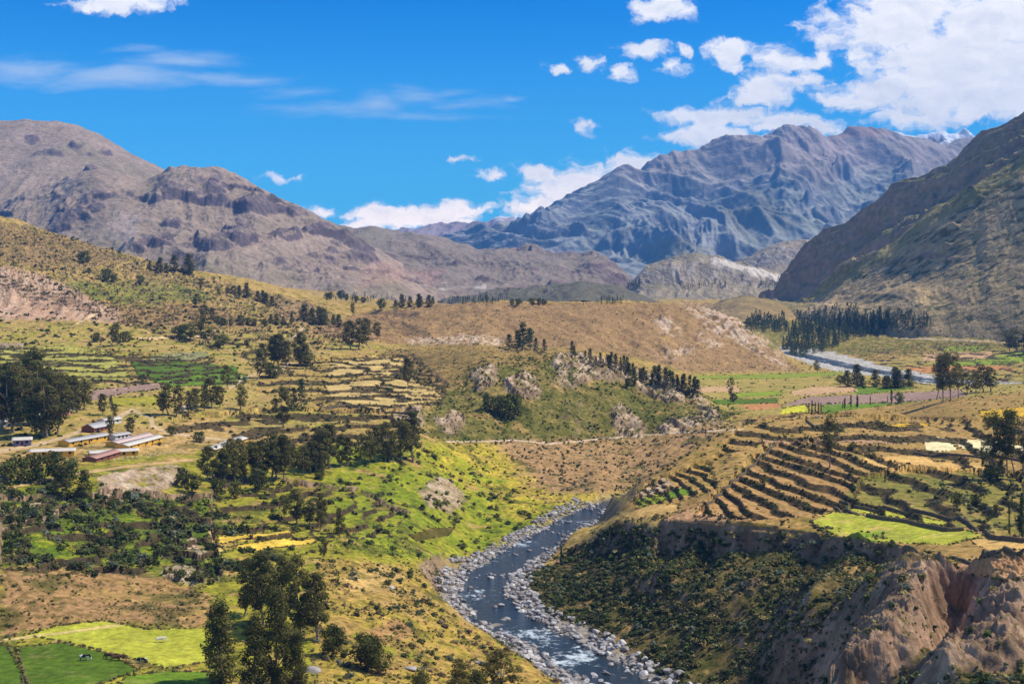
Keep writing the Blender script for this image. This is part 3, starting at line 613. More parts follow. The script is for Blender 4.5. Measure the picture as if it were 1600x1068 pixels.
# tussocks and low herbs, darker patches of growth
tus = ss(fbm(gx / 2.6, gy / 2.6, 241, 3, .6) + .4 * n1, .02, .26); tus2 = ss(fbm(gx / 15, gy / 15, 243, 5, .65) + .3 * nB, .15, .4)
lowv = (1 - ss(gy, 700, 1300))
gc = lerp(gc, gc * np.array([.50, .58, .42]), (tus * .85 * (.35 + .65 * lowv))[..., None])
gc = lerp(gc, pal(n2 + .5, s2l(58, 68, 22), s2l(92, 90, 34)), (tus2 * .7 * (1 - mbr) * (1 - mp_ * .5))[..., None])
drys = ss(fbm(gx / 22, gy / 22, 247, 5, .65) - .2 * nB, .2, .42)
gc = lerp(gc, pal(n3 * .8 + .5, s2l(150, 116, 72), s2l(196, 160, 104)), (drys * .7)[..., None])
zone = np.maximum(mg, soft([(-300,690),(700,690),(860,780),(800,845),(690,890),(700,960),(900,1068),(900,1300),(-300,1300)], 12)) 
und_ = ss(fbm(gx / 12, gy / 12, 401, 3), .08, .34) * np.clip(zone + .5 * mh, 0, 1) * (1 - .6 * soft([(400,690),(700,690),(860,780),(860,840),(690,880),(690,960),(880,1068),(500,1100),(480,880)], 12))
gc = lerp(gc, pal(n3 * .8 + .5, s2l(44, 54, 18), s2l(76, 82, 28)), (und_ * .55)[..., None])
# rock and scree
region(PINK, [s2l(150,116,92), s2l(184,150,126), s2l(206,176,150)], 8, .9, 1, .5, ridged((gx + .3 * gz) / 10, gz / 60, 41, 3) - .5)
gc = lerp(gc, pal(n2 * .7 + .5, s2l(134,110,88), s2l(184,158,134), s2l(214,192,170)), (mrk * ss(n2 + n3 * .5, -.35, .1))[..., None])
gc = lerp(gc, pal(n2 * .8 + .5, DKR, s2l(178,152,132), PALEROCK), (mrb * ss(n2, -.5, -.1) * .85)[..., None])
streak = fbm((gx * .8 - gy * .6) / 9, (gx * .6 + gy * .8) / 60, 47, 4, .6)
gc = lerp(gc, pal(n2 * .6 + .6, s2l(170,140,116), s2l(214,190,168)), (msc * ss(streak + n2 * .5, -.2, .15) * .9)[..., None])
cutb = soft([(630,531),(660,526),(700,527),(720,522),(760,524),(792,532),(780,539),(700,536),(640,538)], 5)
gc = lerp(gc, s2l(212,188,168), (cutb * ss(n2 + n3 + .4 * n1, -.1, .35))[..., None])
r = (1 - ss(slope + .06 * n2, .60, .78)) * ss(FLAT, 1, .4)
gc = lerp(gc, pal(n2 * .8 + .5, s2l(104,84,68), s2l(138,114,96), s2l(170,146,126)), (r * .9)[..., None])
lr = ss(barerock + .12 * n2, .12, .35) * ss(gv, 870, 885)
gc = lerp(gc, pal(n2 * .8 + .5, s2l(96,78,62), s2l(146,118,98), s2l(178,150,128)), (lr * ss(slope + .15 * n2, .99, .86))[..., None])
# crop fields
def field_(poly, c, var=.22, e=2.4):
    global gc, FLAT
    m = soft(poly, e, 6.)
    row = 1 + var * (n2 * .8 + n3) + .5 * var * nB
    fc = lerp(s2l(*c) * row[..., None], s2l(*c) * .45 + np.array([.17, .12, .05]), dry_[..., None])
    gc = np.where((m > .5)[..., None], fc, gc); FLAT = np.maximum(FLAT, m)
    edges.append(poly)
edges = []
dry_ = ss(fbm(gx / 18, gy / 18, 251, 5, .65) + .4 * n3, .16, .5) * .5
for c, polys in {
 (168,162,78): [[(0,545),(100,540),(170,548),(205,590),(130,602),(0,578)]],
 (136,134,92): [[(235,553),(322,549),(326,556),(300,563),(232,562)]],
 (84,108,22): [[(205,566),(240,563),(305,566),(372,573),(370,584),(300,598),(250,600),(215,585)], [(1110,624),(1215,622),(1215,629),(1120,632)], [(25,1011),(95,1003),(172,1021),(216,1046),(140,1075),(48,1090)], [(-200,1010),(12,1008),(34,1050),(52,1200),(-200,1200)]],
 (102,130,28): [[(238,596),(330,582),(386,586),(380,600),(275,604)], [(1335,604),(1442,605),(1350,616),(1335,614)], [(1285,631),(1440,627),(1320,641),(1285,645)], [(195,1056),(260,1048),(345,1050),(340,1090),(180,1090)], [(1038,770),(1060,762),(1088,768),(1040,782)]],
 (156,128,116): [[(140,610),(200,604),(204,612),(140,626)], [(168,607),(248,597),(270,605),(206,613)], [(1220,633),(1262,620),(1440,612),(1500,608),(1512,619),(1400,629)]],
 (166,146,122): [[(-60,536),(42,536),(36,542),(-60,545)]],
 (160,152,48): [[(172,622),(246,618),(246,630),(176,634)]],
 (206,176,126): [[(215,527),(342,521),(342,527),(215,531)], [(322,829),(364,826),(362,832),(326,836)]],
 (198,170,108): [[(505,602),(560,594),(640,592),(694,610),(692,624),(600,640),(530,634)], [(520,565),(596,556),(640,562),(610,586),(510,588)]],
 (222,186,74): [[(336,839),(454,829),(463,834),(420,842),(346,849)], [(362,853),(430,842),(494,840),(492,848),(400,859)]],
 (226,196,112): [[(318,840),(330,839),(352,861),(344,866)]],
 (86,78,26): [[(640,836),(676,824),(712,823),(700,836),(650,845)]],
 (134,144,48): [[(1088,587),(1250,583),(1322,580),(1310,586),(1200,592),(1090,592)], [(1480,541),(1542,540),(1535,548),(1470,549)]],
 (192,156,116): [[(1085,605),(1150,602),(1160,612),(1090,613)], [(1236,611),(1270,604),(1332,603),(1342,611),(1240,619)], [(1446,552),(1550,549),(1552,560),(1440,564)]],
 (134,150,40): [[(1150,614),(1222,610),(1220,618),(1150,620)], [(1470,565),(1560,559),(1565,569),(1490,572)], [(1542,560),(1640,540),(1640,560),(1550,572)]],
 (188,132,82): [[(1150,633),(1215,629),(1222,636),(1180,641)], [(1415,573),(1560,570),(1592,577),(1420,584)]],
 (196,192,50): [[(1222,638),(1260,631),(1263,643),(1220,646)]],
 (240,218,170): [[(1443,685),(1480,683),(1497,703),(1447,706)], [(1485,688),(1540,686),(1620,700),(1620,712),(1535,706),(1502,700)]],
 (208,166,50): [[(1350,664),(1450,660),(1456,665),(1355,671)], [(1530,642),(1640,632),(1640,650),(1535,653)]],
 (206,166,100): [[(1352,714),(1440,710),(1462,721),(1542,722),(1536,735),(1420,735),(1340,729)], [(1510,842),(1640,836),(1640,856),(1545,861)], [(966,803),(1020,788),(1062,787),(1060,799),(985,812)]],
 (172,172,58): [[(1264,815),(1302,799),(1400,809),(1512,829),(1538,836),(1484,851),(1362,846),(1302,834)], [(1310,794),(1340,790),(1480,815),(1478,822),(1400,808)], [(40,992),(90,977),(160,969),(235,983),(332,980),(345,1030),(262,1044),(170,1018),(92,1000)]],
 (184,142,104): [[(1492,880),(1545,870),(1640,868),(1640,897),(1570,906),(1502,894)], [(1032,812),(1082,793),(1142,806),(1132,822)]],
 (134,146,40): [[(990,782),(1034,768),(1040,782),(1000,792)]],
 (170,134,104): [[(1185,688),(1300,683),(1420,690),(1420,694),(1300,690),(1200,694)]],
}.items():
    for p in polys: field_(p, c)
# patchy growth and stubble in the bright field over the gorge
m = soft([(1264,815),(1302,799),(1400,809),(1512,829),(1538,836),(1484,851),(1362,846),(1302,834)], 2)
gc = lerp(gc, s2l(196,168,96), (m * ss(n2 + .5 * n1, .1, .5) * .7)[..., None])
gc = lerp(gc, s2l(110,150,28), (m * ss(n1 - n3 * .4, .12, .4) * .7)[..., None])
# stone risers of the terraces, gravel by the water
gc = lerp(gc, pal(n3 * .8 + .5, s2l(48,42,26), s2l(84,70,48)), (riser * .92)[..., None])
gc = lerp(gc, pal(n3 * .7 + n2 * .4 + .5, s2l(98,90,84), s2l(140,132,126), s2l(170,162,154)), gravel[..., None])
gc = lerp(gc, pal(n3 * .7 + n2 * .4 + .5, s2l(146,138,132), s2l(186,180,174), s2l(206,200,194)), (1 - ss(dr2 + 4 * bn, hw2, hw2 + 8))[..., None])
# tracks
def track(pts, w, c=(200,172,138), al=.9):
    global gc
    P = []
    d, _ = segdist(gu + n3 * 1.5, (gv + n2 * 1.0) * 2.0, [(a, b * 2.0, 0) for a, b in pts])
    gc = lerp(gc, s2l(*c) * (1 + .1 * n3[..., None]), ((1 - ss(d, w * .6, w * 1.3)) * vis * al)[..., None])
track([(-60,708),(0,704),(60,694),(110,679),(150,664),(180,655),(206,640)], 5); track([(205,640),(236,652),(238,664),(262,676),(330,684),(380,690)], 4)
track([(-60,770),(0,764),(60,752),(130,738),(200,728),(300,718)], 4, (196,160,116)); track([(700,690),(760,689),(800,687),(860,693),(950,684),(1050,676),(1160,670)], 2.4, (206,182,160))
track([(360,606),(378,592),(400,584),(440,576),(452,566)], 3); track([(120,505),(150,490),(165,480)], 2, (215,185,145)); track([(1205,692),(1190,712),(1150,745),(1100,790),(1080,800)], 4, (160,136,76), .8)
track([(455,530),(465,522),(472,512)], 3); track([(1400,528),(1480,530),(1560,534),(1640,536)], 2.2, (190,165,140)); track([(40,985),(20,1000),(44,1068)], 4, (110,112,44)); track([(190,975),(100,988),(0,1000)], 4, (205,180,120))
gc = np.clip(gc * np.array([1.08, 1.05, .93]), .004, .85)
ground = mesh('ground', np.stack([gx, gy, gz], -1), gridfaces(NR, NC), M_ground, True, gc.reshape(-1, 3))
ground['kind'] = 'structure'
# ------------------------------------------------------------------ water
def water_mat():
    m, t, b = mk('river_water')
    b.inputs['Roughness'].default_value = .12; b.inputs['Specular IOR Level'].default_value = .5
    foam = tnoise(t, .3, 7, .72, stretch=(1, 1, 1)); rip = tnoise(t, 1.1, 4, .7)
    at = t.nodes.new('ShaderNodeAttribute'); at.attribute_name = 'Col'
    mm = t.nodes.new('ShaderNodeMath'); mm.operation = 'ADD'; t.links.new(foam, mm.inputs[0]); t.links.new(at.outputs['Fac'], mm.inputs[1])
    f = tramp(t, mm.outputs[0], [(.70, (0, 0, 0)), (.84, (1, 1, 1))])
    c = t.nodes.new('ShaderNodeMix'); c.data_type = 'RGBA'; t.links.new(f, c.inputs[0])
    c.inputs[6].default_value = (.026, .034, .032, 1); c.inputs[7].default_value = (.62, .68, .70, 1)
    t.links.new(c.outputs[2], b.inputs['Base Color'])
    rr = tramp(t, f, [(0, (.1,) * 3), (1, (.7,) * 3)]); t.links.new(rr, b.inputs['Roughness'])
    tbump(t, b, rip, .5, .8)
    return m
M_water = water_mat()
def water(name, riv, hw, label):
    P = np.array(riv); d = np.r_[0, np.cumsum(np.hypot(*np.diff(P[:, :2], axis=0).T))]
    s = np.arange(0, d[-1], 2.0); c = np.stack([gauss(np.interp(s, d, P[:, k]), 5) for k in range(3)], 1)
    t = np.gradient(c[:, :2], axis=0); t /= np.linalg.norm(t, axis=1, keepdims=True); nrm = np.stack([-t[:, 1], t[:, 0]], 1)
    w = np.linspace(-hw, hw, 17)
    X = c[:, None, :2] + nrm[:, None] * w[None, :, None]; Z = np.repeat(c[:, 2:3], 17, 1) - .25
    Z = Z + .06 * fbm(X[..., 0] / 3, X[..., 1] / 3, 5, 3)
    V = np.concatenate([X, Z[..., None]], -1)
    rap = fbm(X[..., 0] / 26, X[..., 1] / 26, 35, 3) * .34
    o = mesh(name, V, gridfaces(*Z.shape), M_water, True, np.repeat(np.clip(rap + .06, 0, .3).reshape(-1, 1), 3, 1))
    o['kind'] = 'structure'
water('river', RIV, 16, ''); water('river', RIV2, 15, '')
# ------------------------------------------------------------------ placing things on the ground
def ray(u, v):
    """ground point seen at photo position (u, v): the nearest visible ground there"""
    c = (u - U[0]) / (U[1] - U[0]); i = int(np.clip(c, 0, NC - 2)); f = c - i
    vv = gvf[:, i] * (1 - f) + gvf[:, i + 1] * f
    j = int(np.argmax(vv <= v)) if (vv <= v).any() else len(vv) - 1
    t = 0 if j == 0 else (vv[j - 1] - v) / max(vv[j - 1] - vv[j], 1e-6)
    y = gy[max(j - 1, 0), i] * (1 - t) + gy[j, i] * t
    yy = gy[max(j - 1, 0), i + 1] * (1 - t) + gy[j, i + 1] * t
    y = y * (1 - f) + yy * f
    return np.array([(u - 800) * y / F, y, ground_z((u - 800) * y / F, y)])
gvf = rows_v()
def ground_z(x, y):
    u = 800 + F * x / y; c = float(np.clip((u - U[0]) / (U[1] - U[0]), 0, NC - 2)); i = int(c); f = c - i
    return float(np.interp(y, gy[:, i], gz[:, i]) * (1 - f) + np.interp(y, gy[:, i + 1], gz[:, i + 1]) * f)
# ------------------------------------------------------------------ foliage
def leaf_mat(name, tr=.38):
    m, t, b = mk(name)
    a = t.nodes.new('ShaderNodeAttribute'); a.attribute_name = 'Col'
    oi = t.nodes.new('ShaderNodeObjectInfo')
    c = tmul(t, a.outputs['Color'], tramp(t, oi.outputs['Random'], [(0, (.72, .74, .7)), (.5, (1, 1, 1)), (1, (1.28, 1.22, 1.1))]))
    t.links.new(c, b.inputs['Base Color']); b.inputs['Roughness'].default_value = .7
    tl = t.nodes.new('ShaderNodeBsdfTranslucent'); t.links.new(c, tl.inputs[0])
    mx = t.nodes.new('ShaderNodeMixShader'); mx.inputs[0].default_value = tr
    t.links.new(b.outputs[0], mx.inputs[1]); t.links.new(tl.outputs[0], mx.inputs[2])
    t.links.new(mx.outputs[0], t.nodes['Material Output'].inputs[0])
    return m
M_leaf = leaf_mat('leaves'); M_shrub = leaf_mat('shrub_leaves', .3)
M_bark, _t, _b = mk('bark'); _t.links.new(tramp(_t, tnoise(_t, 6, 4), [(.3, tuple(s2l(120, 100, 80))), (.7, tuple(s2l(196, 176, 150)))]), _b.inputs['Base Color'])
def rdir(n, R=rng):
    v = R.normal(size=(n, 3)); return v / np.linalg.norm(v, axis=1, keepdims=True)
def leafquads(C, s, R=rng, asp=.6, out=None, w=.65):
    """one leaf spray per centre, facing roughly along out (outwards from its clump)"""
    n = len(C); a = rdir(n, R)
    nm = rdir(n, R) if out is None else out / (np.linalg.norm(out, axis=1, keepdims=True) + 1e-9) + w * rdir(n, R) + np.array([0, 0, .35])
    a = np.cross(nm, a); a /= np.linalg.norm(a, axis=1, keepdims=True) + 1e-9; b = np.cross(nm, a); b /= np.linalg.norm(b, axis=1, keepdims=True) + 1e-9
    s = np.broadcast_to(s, n)[:, None]; a = a * s; b = b * s * asp
    V = np.stack([C - a - b * .4, C + b - a * .1, C + a + b * .4, C - b + a * .1], 1).reshape(-1, 3)
    return V, np.arange(4 * n).reshape(-1, 4)
def tube(pts, rad, ns=6):
    P = np.asarray(pts, float); V = []; Fc = []
    for k, p in enumerate(P):
        d = P[min(k + 1, len(P) - 1)] - P[max(k - 1, 0)]; d /= np.linalg.norm(d) + 1e-9
        a = np.cross(d, [.3, 1, .1]); a /= np.linalg.norm(a); b = np.cross(d, a)
        for j in range(ns):
            t = 2 * math.pi * j / ns; V.append(p + rad[k] * (a * math.cos(t) + b * math.sin(t)))
    for k in range(len(P) - 1):
        for j in range(ns): Fc.append((k * ns + j, k * ns + (j + 1) % ns, (k + 1) * ns + (j + 1) % ns, (k + 1) * ns + j))
    return V, Fc
KIND = {}
def make_kind(kind, seed, nleaf, ls):
    R = np.random.default_rng(seed); cl = []
    def env(h):
        if kind == 'euc': return .23 * max(math.sin(math.pi * min(max((h - .08) / .98, 0), 1)), .05) ** .7
        if kind == 'bare': return .20 * max(math.sin(math.pi * min(max((h - .28) / .80, 0), 1)), .05) ** .8
        if kind == 'dense': return .27 * max(1 - h, .02) ** .45 * min(1, .55 + h * 1.6)
        if kind == 'round': return .42 * max(1 - ((h - .5) / .52) ** 2, .02) ** .5
        if kind == 'pine': return .20 * (1 - h) ** .8 + .02
        return .055 * max(1 - h, .05) ** .3
    n = {'euc': 21, 'bare': 20, 'dense': 46, 'round': 24, 'pine': 34, 'poplar': 16}[kind]
    lo, hi = {'euc': (.22, .95), 'bare': (.30, .96), 'dense': (.05, .96), 'round': (.18, .86), 'pine': (.10, .97), 'poplar': (.06, .94)}[kind]
    cr = {'euc': .078, 'bare': .075, 'dense': .075, 'round': .14, 'pine': .06, 'poplar': .05}[kind]
    bend = R.normal(size=2) * {'euc': .05, 'bare': .05, 'dense': .03, 'round': .03}.get(kind, .01)
    ax = lambda h: np.array([bend[0] * math.sin(h * 3), bend[1] * math.sin(h * 2.4), h])
    g0 = R.random() * 6.28
    for i in range(n):
        h = lo + (hi - lo) * (i + R.random()) / n; e = env(h) * R.uniform(.6, 1.12); a = g0 + i * 2.4 + R.normal() * .4
        r = max(e - cr * .6, 0) * R.uniform(.55, 1.0) ** .7
        cl.append((ax(h) + np.array([math.cos(a) * r, math.sin(a) * r, R.normal() * .01]), cr * R.uniform(.65, 1.35), R.uniform(.72, 1.25)))
    C = []; K = []; D = []
    w = np.array([c[1] ** 2 for c in cl]); w /= w.sum()
    for (c, r, b), q in zip(cl, w):
        m = max(6, int(nleaf * q)); d = rdir(m, R) * (.35 + .65 * R.random((m, 1)) ** .5) * r
        d[:, 2] *= {'poplar': 1.6, 'pine': .6}.get(kind, .85)
        C.append(c + d); D.append(d + .35 * (c - ax(c[2])) * np.array([1, 1, 0])); K.append(np.full(m, b) * (1 + .22 * R.normal(size=m)))
    C = np.concatenate(C); K = np.clip(np.concatenate(K), .4, 1.9)
    C[:, 2] = np.maximum(C[:, 2], .01)
    V, Fc = leafquads(C, ls * R.uniform(.6, 1.3, len(C)), R, .6, np.concatenate(D))
    base = {'euc': (.150, .134, .036), 'bare': (.150, .136, .038), 'dense': (.135, .124, .032), 'round': (.135, .140, .032), 'pine': (.080, .098, .036), 'poplar': (.10, .13, .042)}[kind]
    col = np.array(base)[None] * K[:, None] * (1 + .12 * R.normal(size=(len(C), 3)))
    cm = mesh(kind + '_crown', V, Fc, M_leaf, False, np.repeat(np.clip(col, .004, .4), 4, 0), link=False)
    top = {'pine': .96, 'poplar': .9, 'round': .5}.get(kind, .86)
    hs = np.linspace(-.03, top, 9); r0 = {'round': .028, 'pine': .016, 'poplar': .012, 'bare': .014}.get(kind, .017)
    TV, TF = tube([ax(h) for h in hs], [r0 * (1 - .85 * max(h, 0) / top) * (1.35 if h <= 0 else 1) for h in hs])
    TV = list(TV); TF = list(TF)
    for (c, r, b) in cl[::2]:
        h0 = max(c[2] - np.hypot(*(c[:2] - ax(c[2])[:2])) * 1.1 - .05, .06); p = ax(min(h0, top * .95))
        v2, f2 = tube([p, (p + c) / 2 + [0, 0, -.012], c], [r0 * .45, r0 * .3, r0 * .12], 4); o_ = len(TV)
        TV += v2; TF += [tuple(i + o_ for i in q) for q in f2]
    tm = mesh(kind + '_trunk', TV, TF, M_bark, True, link=False)
    return cm, tm
for k, n, ls in (('euc', 4200, .0145), ('bare', 2600, .0135), ('dense', 6500, .0135), ('round', 3200, .027), ('pine', 2600, .0145), ('poplar', 1300, .016)):
    KIND[k] = [make_kind(k, 11 + 7 * i + len(k), n, ls) for i in range(3)]
    KIND[k + '_far'] = [make_kind(k, 51 + 7 * i + len(k), n // 4, ls * 1.75) for i in range(3)]
NM = {'euc': ('eucalyptus_tree', 'tree'), 'bare': ('eucalyptus_tree', 'tree'), 'dense': ('eucalyptus_tree', 'tree'), 'round': ('bushy_tree', 'tree'), 'pine': ('pine_tree', 'tree'), 'poplar': ('cypress_tree', 'tree')}
RT = random.Random(5)
ntree = 0
def tree(u, v, hpx, kind, label, group=None, wid=1.0):
    global ntree
    p = ray(u, v); H = hpx * p[1] / F
    vs = KIND[kind + ('_far' if hpx < 52 else '')]; cm, tm = vs[RT.randrange(3)]
    nm, cat = NM[kind]
    r = empty(nm, (p[0], p[1], p[2] - .1), RT.uniform(0, 6.28), (H * wid, H * wid, H))
    tag(r, label, cat, group)
    for n_, me in (('trunk', tm), ('crown', cm)):
        o = bpy.data.objects.new(n_, me); COL.objects.link(o); o.parent = r
    ntree += 1
    return r
ORD = 'leftmost second third fourth fifth sixth seventh eighth ninth tenth eleventh twelfth thirteenth fourteenth fifteenth sixteenth seventeenth eighteenth nineteenth twentieth twenty-first twenty-second twenty-third twenty-fourth twenty-fifth twenty-sixth twenty-seventh twenty-eighth twenty-ninth thirtieth'.split()
SC_={'pine belt behind the knoll': .80}
def stand(lst, kind, what, where, group, wid=1.0):
    """a stand of trees, each with a label that finds it in the stand"""
    if len(lst) >= 6: lst = [(a[0] + RT.uniform(-4, 4), a[1] + RT.uniform(-1.2, 1.2), a[2] * RT.uniform(.66, 1.22)) + tuple(a[3:]) for a in lst]
    lst = sorted(lst, key=lambda a: a[0]); n = len(lst)
    hi = max(range(n), key=lambda i: lst[i][2])
    for i, a in enumerate(lst):
        k = a[3] if len(a) > 3 else kind
        if n == 1: lab = '%s %s' % (what, where)
        elif i == n - 1: lab = 'rightmost %s %s' % (what, where)
        else: lab = '%s %s%s %s' % (ORD[i], what, '' if i == 0 else ' from the left', where)
        if n > 1 and i == hi: lab += ', the tallest' if len(lab.split()) < 15 else ''
        if len(lab.split()) > 16: lab = lab.replace('tall dark eucalyptus', 'dark eucalyptus').replace(' from the left', '')
        tree(a[0], a[1], a[2] * SC_.get(group, 1), k, lab, group, (a[4] if len(a) > 4 else wid) * RT.uniform(.82, 1.2))
# foreground clump at the bottom of the slope
stand([(349,1066,128,'dense',1.15),(400,1078,120,'dense',1.0),(431,1076,160,'dense',.85),(462,1084,100,'dense',1.1)], 'dense', 'tall dark eucalyptus', 'in the front clump by the cow field', 'eucalyptus clump in the foreground')
stand([(382,962,92,'euc',1.3),(412,976,118,'euc',1.2),(440,990,128,'euc',1.1),(470,998,132,'euc',1.15),(497,1000,112,'euc',1.0)], 'euc', 'eucalyptus', 'in the row behind the front clump', 'eucalyptus clump in the foreground')
stand([(520,1026,56,'round',.95),(572,1046,62,'round',1.0),(592,1052,48,'round',.9)], 'round', 'dark bushy tree', 'on the slope right of the big front clump', 'bushy trees right of the front clump')
stand([(658,1094,52,'round',.9),(714,1096,70,'euc',1.3),(742,1098,56,'round',.8),(782,1102,88,'euc',1.4)], 'round', 'pale green young tree', 'on the near bank below the river bend', 'young trees on the near bank')
stand([(505,872,44),(530,832,42,'dense',1.2),(446,812,62,'bare',1.2),(466,818,54,'euc',1.2),(487,822,58,'euc',1.1),(502,828,50,'euc',1.0)], 'euc', 'eucalyptus', 'beside the yellow crop strips', 'eucalyptus by the yellow strips')
stand([(300,768,30,'round'),(326,752,64),(340,756,58),(352,754,62),(366,752,66),(380,752,70),(394,750,68),(408,750,66),(421,748,70),(434,748,66),(446,746,70),(458,742,66),(470,742,64),(482,738,70),(494,736,66),(506,734,68),(518,732,62),(531,730,64),(545,728,66),(559,726,66),(573,724,64),(588,722,62),(602,722,58),(616,722,60),(629,722,66),(643,721,68)], 'euc', 'eucalyptus', 'in the long row below the stone terraces', 'long eucalyptus row below the stone terraces', 1.25)
stand([(404,768,40,'round'),(368,778,30,'round'),(285,760,34,'round'),(338,772,28,'round'),(500,748,40,'dense')], 'round', 'dark bushy tree', 'at the foot of the long eucalyptus row', 'bushy trees below the long row')
stand([(2,668,86),(20,676,98),(38,672,104),(52,664,120),(64,682,78,'round'),(76,684,92),(90,678,86)], 'euc', 'big dark eucalyptus', 'in the grove left of the yellow sheds', 'grove left of the yellow sheds', 1.3)
stand([(112,646,56),(121,644,60),(131,640,50),(98,648,64)], 'euc', 'dark eucalyptus', 'on the right edge of the left-hand grove', 'grove left of the yellow sheds', 1.25)
stand([(8,640,70),(26,628,66),(46,620,74)], 'euc', 'eucalyptus', 'rising behind the left-hand grove', 'grove left of the yellow sheds', 1.2)
stand([(8,756,40),(34,754,46),(62,754,50),(90,752,50),(106,756,40)], 'round', 'broad dark green tree', 'in the thick clump at the left edge', 'broad trees below the road', 1.25)
stand([(98,776,50,'dense'),(133,778,46,'dense')], 'dense', 'dark upright tree', 'below the lower road, left of the rubble cliff', 'upright trees by the rubble cliff', 1.5)
stand([(170,634,20,'pine'),(160,648,30),(181,652,28),(176,682,34),(204,682,38),(270,680,16,'round'),(308,690,20,'round')], 'euc', 'small dark tree', 'among the yellow-walled sheds', 'trees among the sheds', 1.3)
stand([(252,648,42),(266,648,46),(279,650,50),(293,648,48),(306,646,46),(318,642,50),(331,638,58),(343,636,48)], 'euc', 'dark eucalyptus', 'in the clump left of the winding track', 'clump left of the winding track', 1.35)
stand([(375,642,42),(357,608,40),(403,592,46),(424,590,26,'round')], 'euc', 'eucalyptus', 'standing by the pale winding track', 'trees by the winding track', 1.3)
stand([(410,572,34),(423,574,42),(436,574,52),(450,573,52),(464,570,50),(476,570,30,'round')], 'euc', 'dark eucalyptus', 'in the dense clump where the track bends', 'clump at the track bend', 1.3)
stand([(443,668,66),(459,640,36,'pine'),(471,640,50,'pine')], 'euc', 'dark tree', 'at the left end of the brown stone terraces', 'trees at the stone terraces', 1.2)
stand([(638,604,46)], 'euc', 'lone dark tree', 'standing on the yellow pasture above the stone terraces', 'lone trees', 1.3)
stand([(290,532,30,'round'),(322,538,48),(344,542,22,'round')], 'euc', 'dark tree', 'on the tan strip below the left hill', 'trees on the tan strip', 1.5)
stand([(150,534,16,'round'),(184,540,38),(196,534,18,'round')], 'euc', 'dark tree', 'by the fields below the pink cliff', 'trees below the pink cliff', 1.4)
stand([(548,546,46),(560,546,50),(574,540,44),(590,530,28)], 'euc', 'eucalyptus', 'at the left foot of the brown hill', 'trees at the foot of the brown hill', 1.4)
stand([(135,414,20),(140,428,12,'round'),(168,440,22),(180,442,14),(215,444,18),(226,448,12,'round')], 'round', 'dark tree', 'scattered across the left hillside', 'trees on the left hillside', 1.1)
stand([(238,420,16),(250,424,20),(262,426,16),(273,424,22),(291,428,26),(300,430,16)], 'dense', 'dark tree', 'along the left hill skyline', 'trees on the left hill skyline', 1.6)
stand([(302,478,26),(316,454,24),(320,500,26),(333,506,24),(345,462,14),(356,462,16),(368,464,20)], 'euc', 'dark tree', 'on the slope right of the left hill', 'trees right of the left hill', 1.6)
stand([(378,460,14),(388,466,20),(398,470,20),(408,473,20),(418,476,22),(428,478,22)], 'dense', 'dark tree', 'in the short hedge row near the hilltop', 'hedge row near the hilltop', 1.7)
stand([(340,506,16),(352,508,16),(364,508,14),(376,508,16),(388,508,16),(400,508,14),(412,510,14)], 'round', 'dark tree', 'in the low row under the hilltop hedge', 'low row under the hilltop', 1.1)
stand([(420,504,20),(432,506,22),(444,507,20),(456,506,18),(474,502,22),(486,504,24),(498,507,26),(510,506,24),(522,508,24),(533,508,18)], 'dense', 'dark tree', 'in the wood in front of the brown hill', 'wood left of the brown hill', 1.7)
stand([(508,466,12),(520,468,14),(532,468,14),(544,470,14),(556,472,16),(566,473,14),(600,484,18,'round'),(548,492,22,'euc')], 'round', 'dark tree', 'along the far edge of the upper fields', 'trees at the far edge of the upper fields', 1.2)
stand([(618,480,14),(628,480,18),(638,480,16),(650,480,20),(660,479,20),(670,478,20),(678,474,16)], 'dense', 'dark tree', 'on the left shoulder of the brown hill', 'trees on the left shoulder of the brown hill', 1.7)
stand([(800,476,10),(810,477,12),(832,476,12),(842,476,12),(850,476,10)], 'round', 'tiny dark tree', 'on the crest of the brown hill', 'trees on the crest of the brown hill', 1.2)
stand([(796,546,26),(806,547,34),(818,548,40),(829,548,40),(840,550,34),(852,552,24)], 'pine', 'dark green tree', 'in the clump on the knoll top', 'clump on the knoll top', 1.9)
stand([(890, 556, 27), (902, 558, 20), (914, 562, 22), (926, 566, 25), (938, 570, 22), (948, 572, 25), (958, 576, 32), (968, 578, 30), (977, 582, 27), (986, 586, 30), (995, 590, 32), (1004, 594, 32), (1013, 597, 35), (1022, 600, 35), (1031, 602, 37), (1040, 604, 37), (1049, 606, 40), (1058, 608, 42), (1067, 611, 45), (1076, 613, 47), (1084, 615, 45)], 'pine', 'dark pine', 'in the belt running down behind the knoll', 'pine belt behind the knoll', 1.6)
stand([(931, 569, 21), (943, 573, 21), (953, 575, 22), (963, 579, 31), (973, 581, 29), (982, 585, 22), (991, 589, 24), (1000, 593, 33), (1009, 597, 28), (1018, 600, 30), (1027, 603, 38), (1036, 605, 34), (1045, 607, 38), (1054, 609, 37), (1063, 611, 41), (1072, 614, 38), (1081, 616, 46), (1089, 618, 47)], 'pine', 'dark pine', 'in the front line of the knoll pine belt', 'pine belt behind the knoll', 1.5)
stand([(762,642,30,'round'),(776,648,34,'round'),(790,654,40,'round'),(804,654,44,'round')], 'round', 'dark green bushy tree', 'in the hollow of the knoll face', 'bushy trees on the knoll face', .9)
stand([(980,606,18),(990,600,16)], 'round', 'green bushy tree', 'between the pale rocks of the knoll', 'bushy trees between the rocks', 1)
stand([(1141,624,36,'bare'),(1146,628,16,'round')], 'bare', 'slim dark tree', 'by the green strips beyond the knoll', 'slim trees beyond the knoll', 1.1)
stand([(1264,645,18),(1269,646,22),(1274,646,20),(1279,646,19),(1283,645,17)], 'poplar', 'slim cypress', 'in the left cypress row on the plain', 'cypresses on the plain', 1.5)
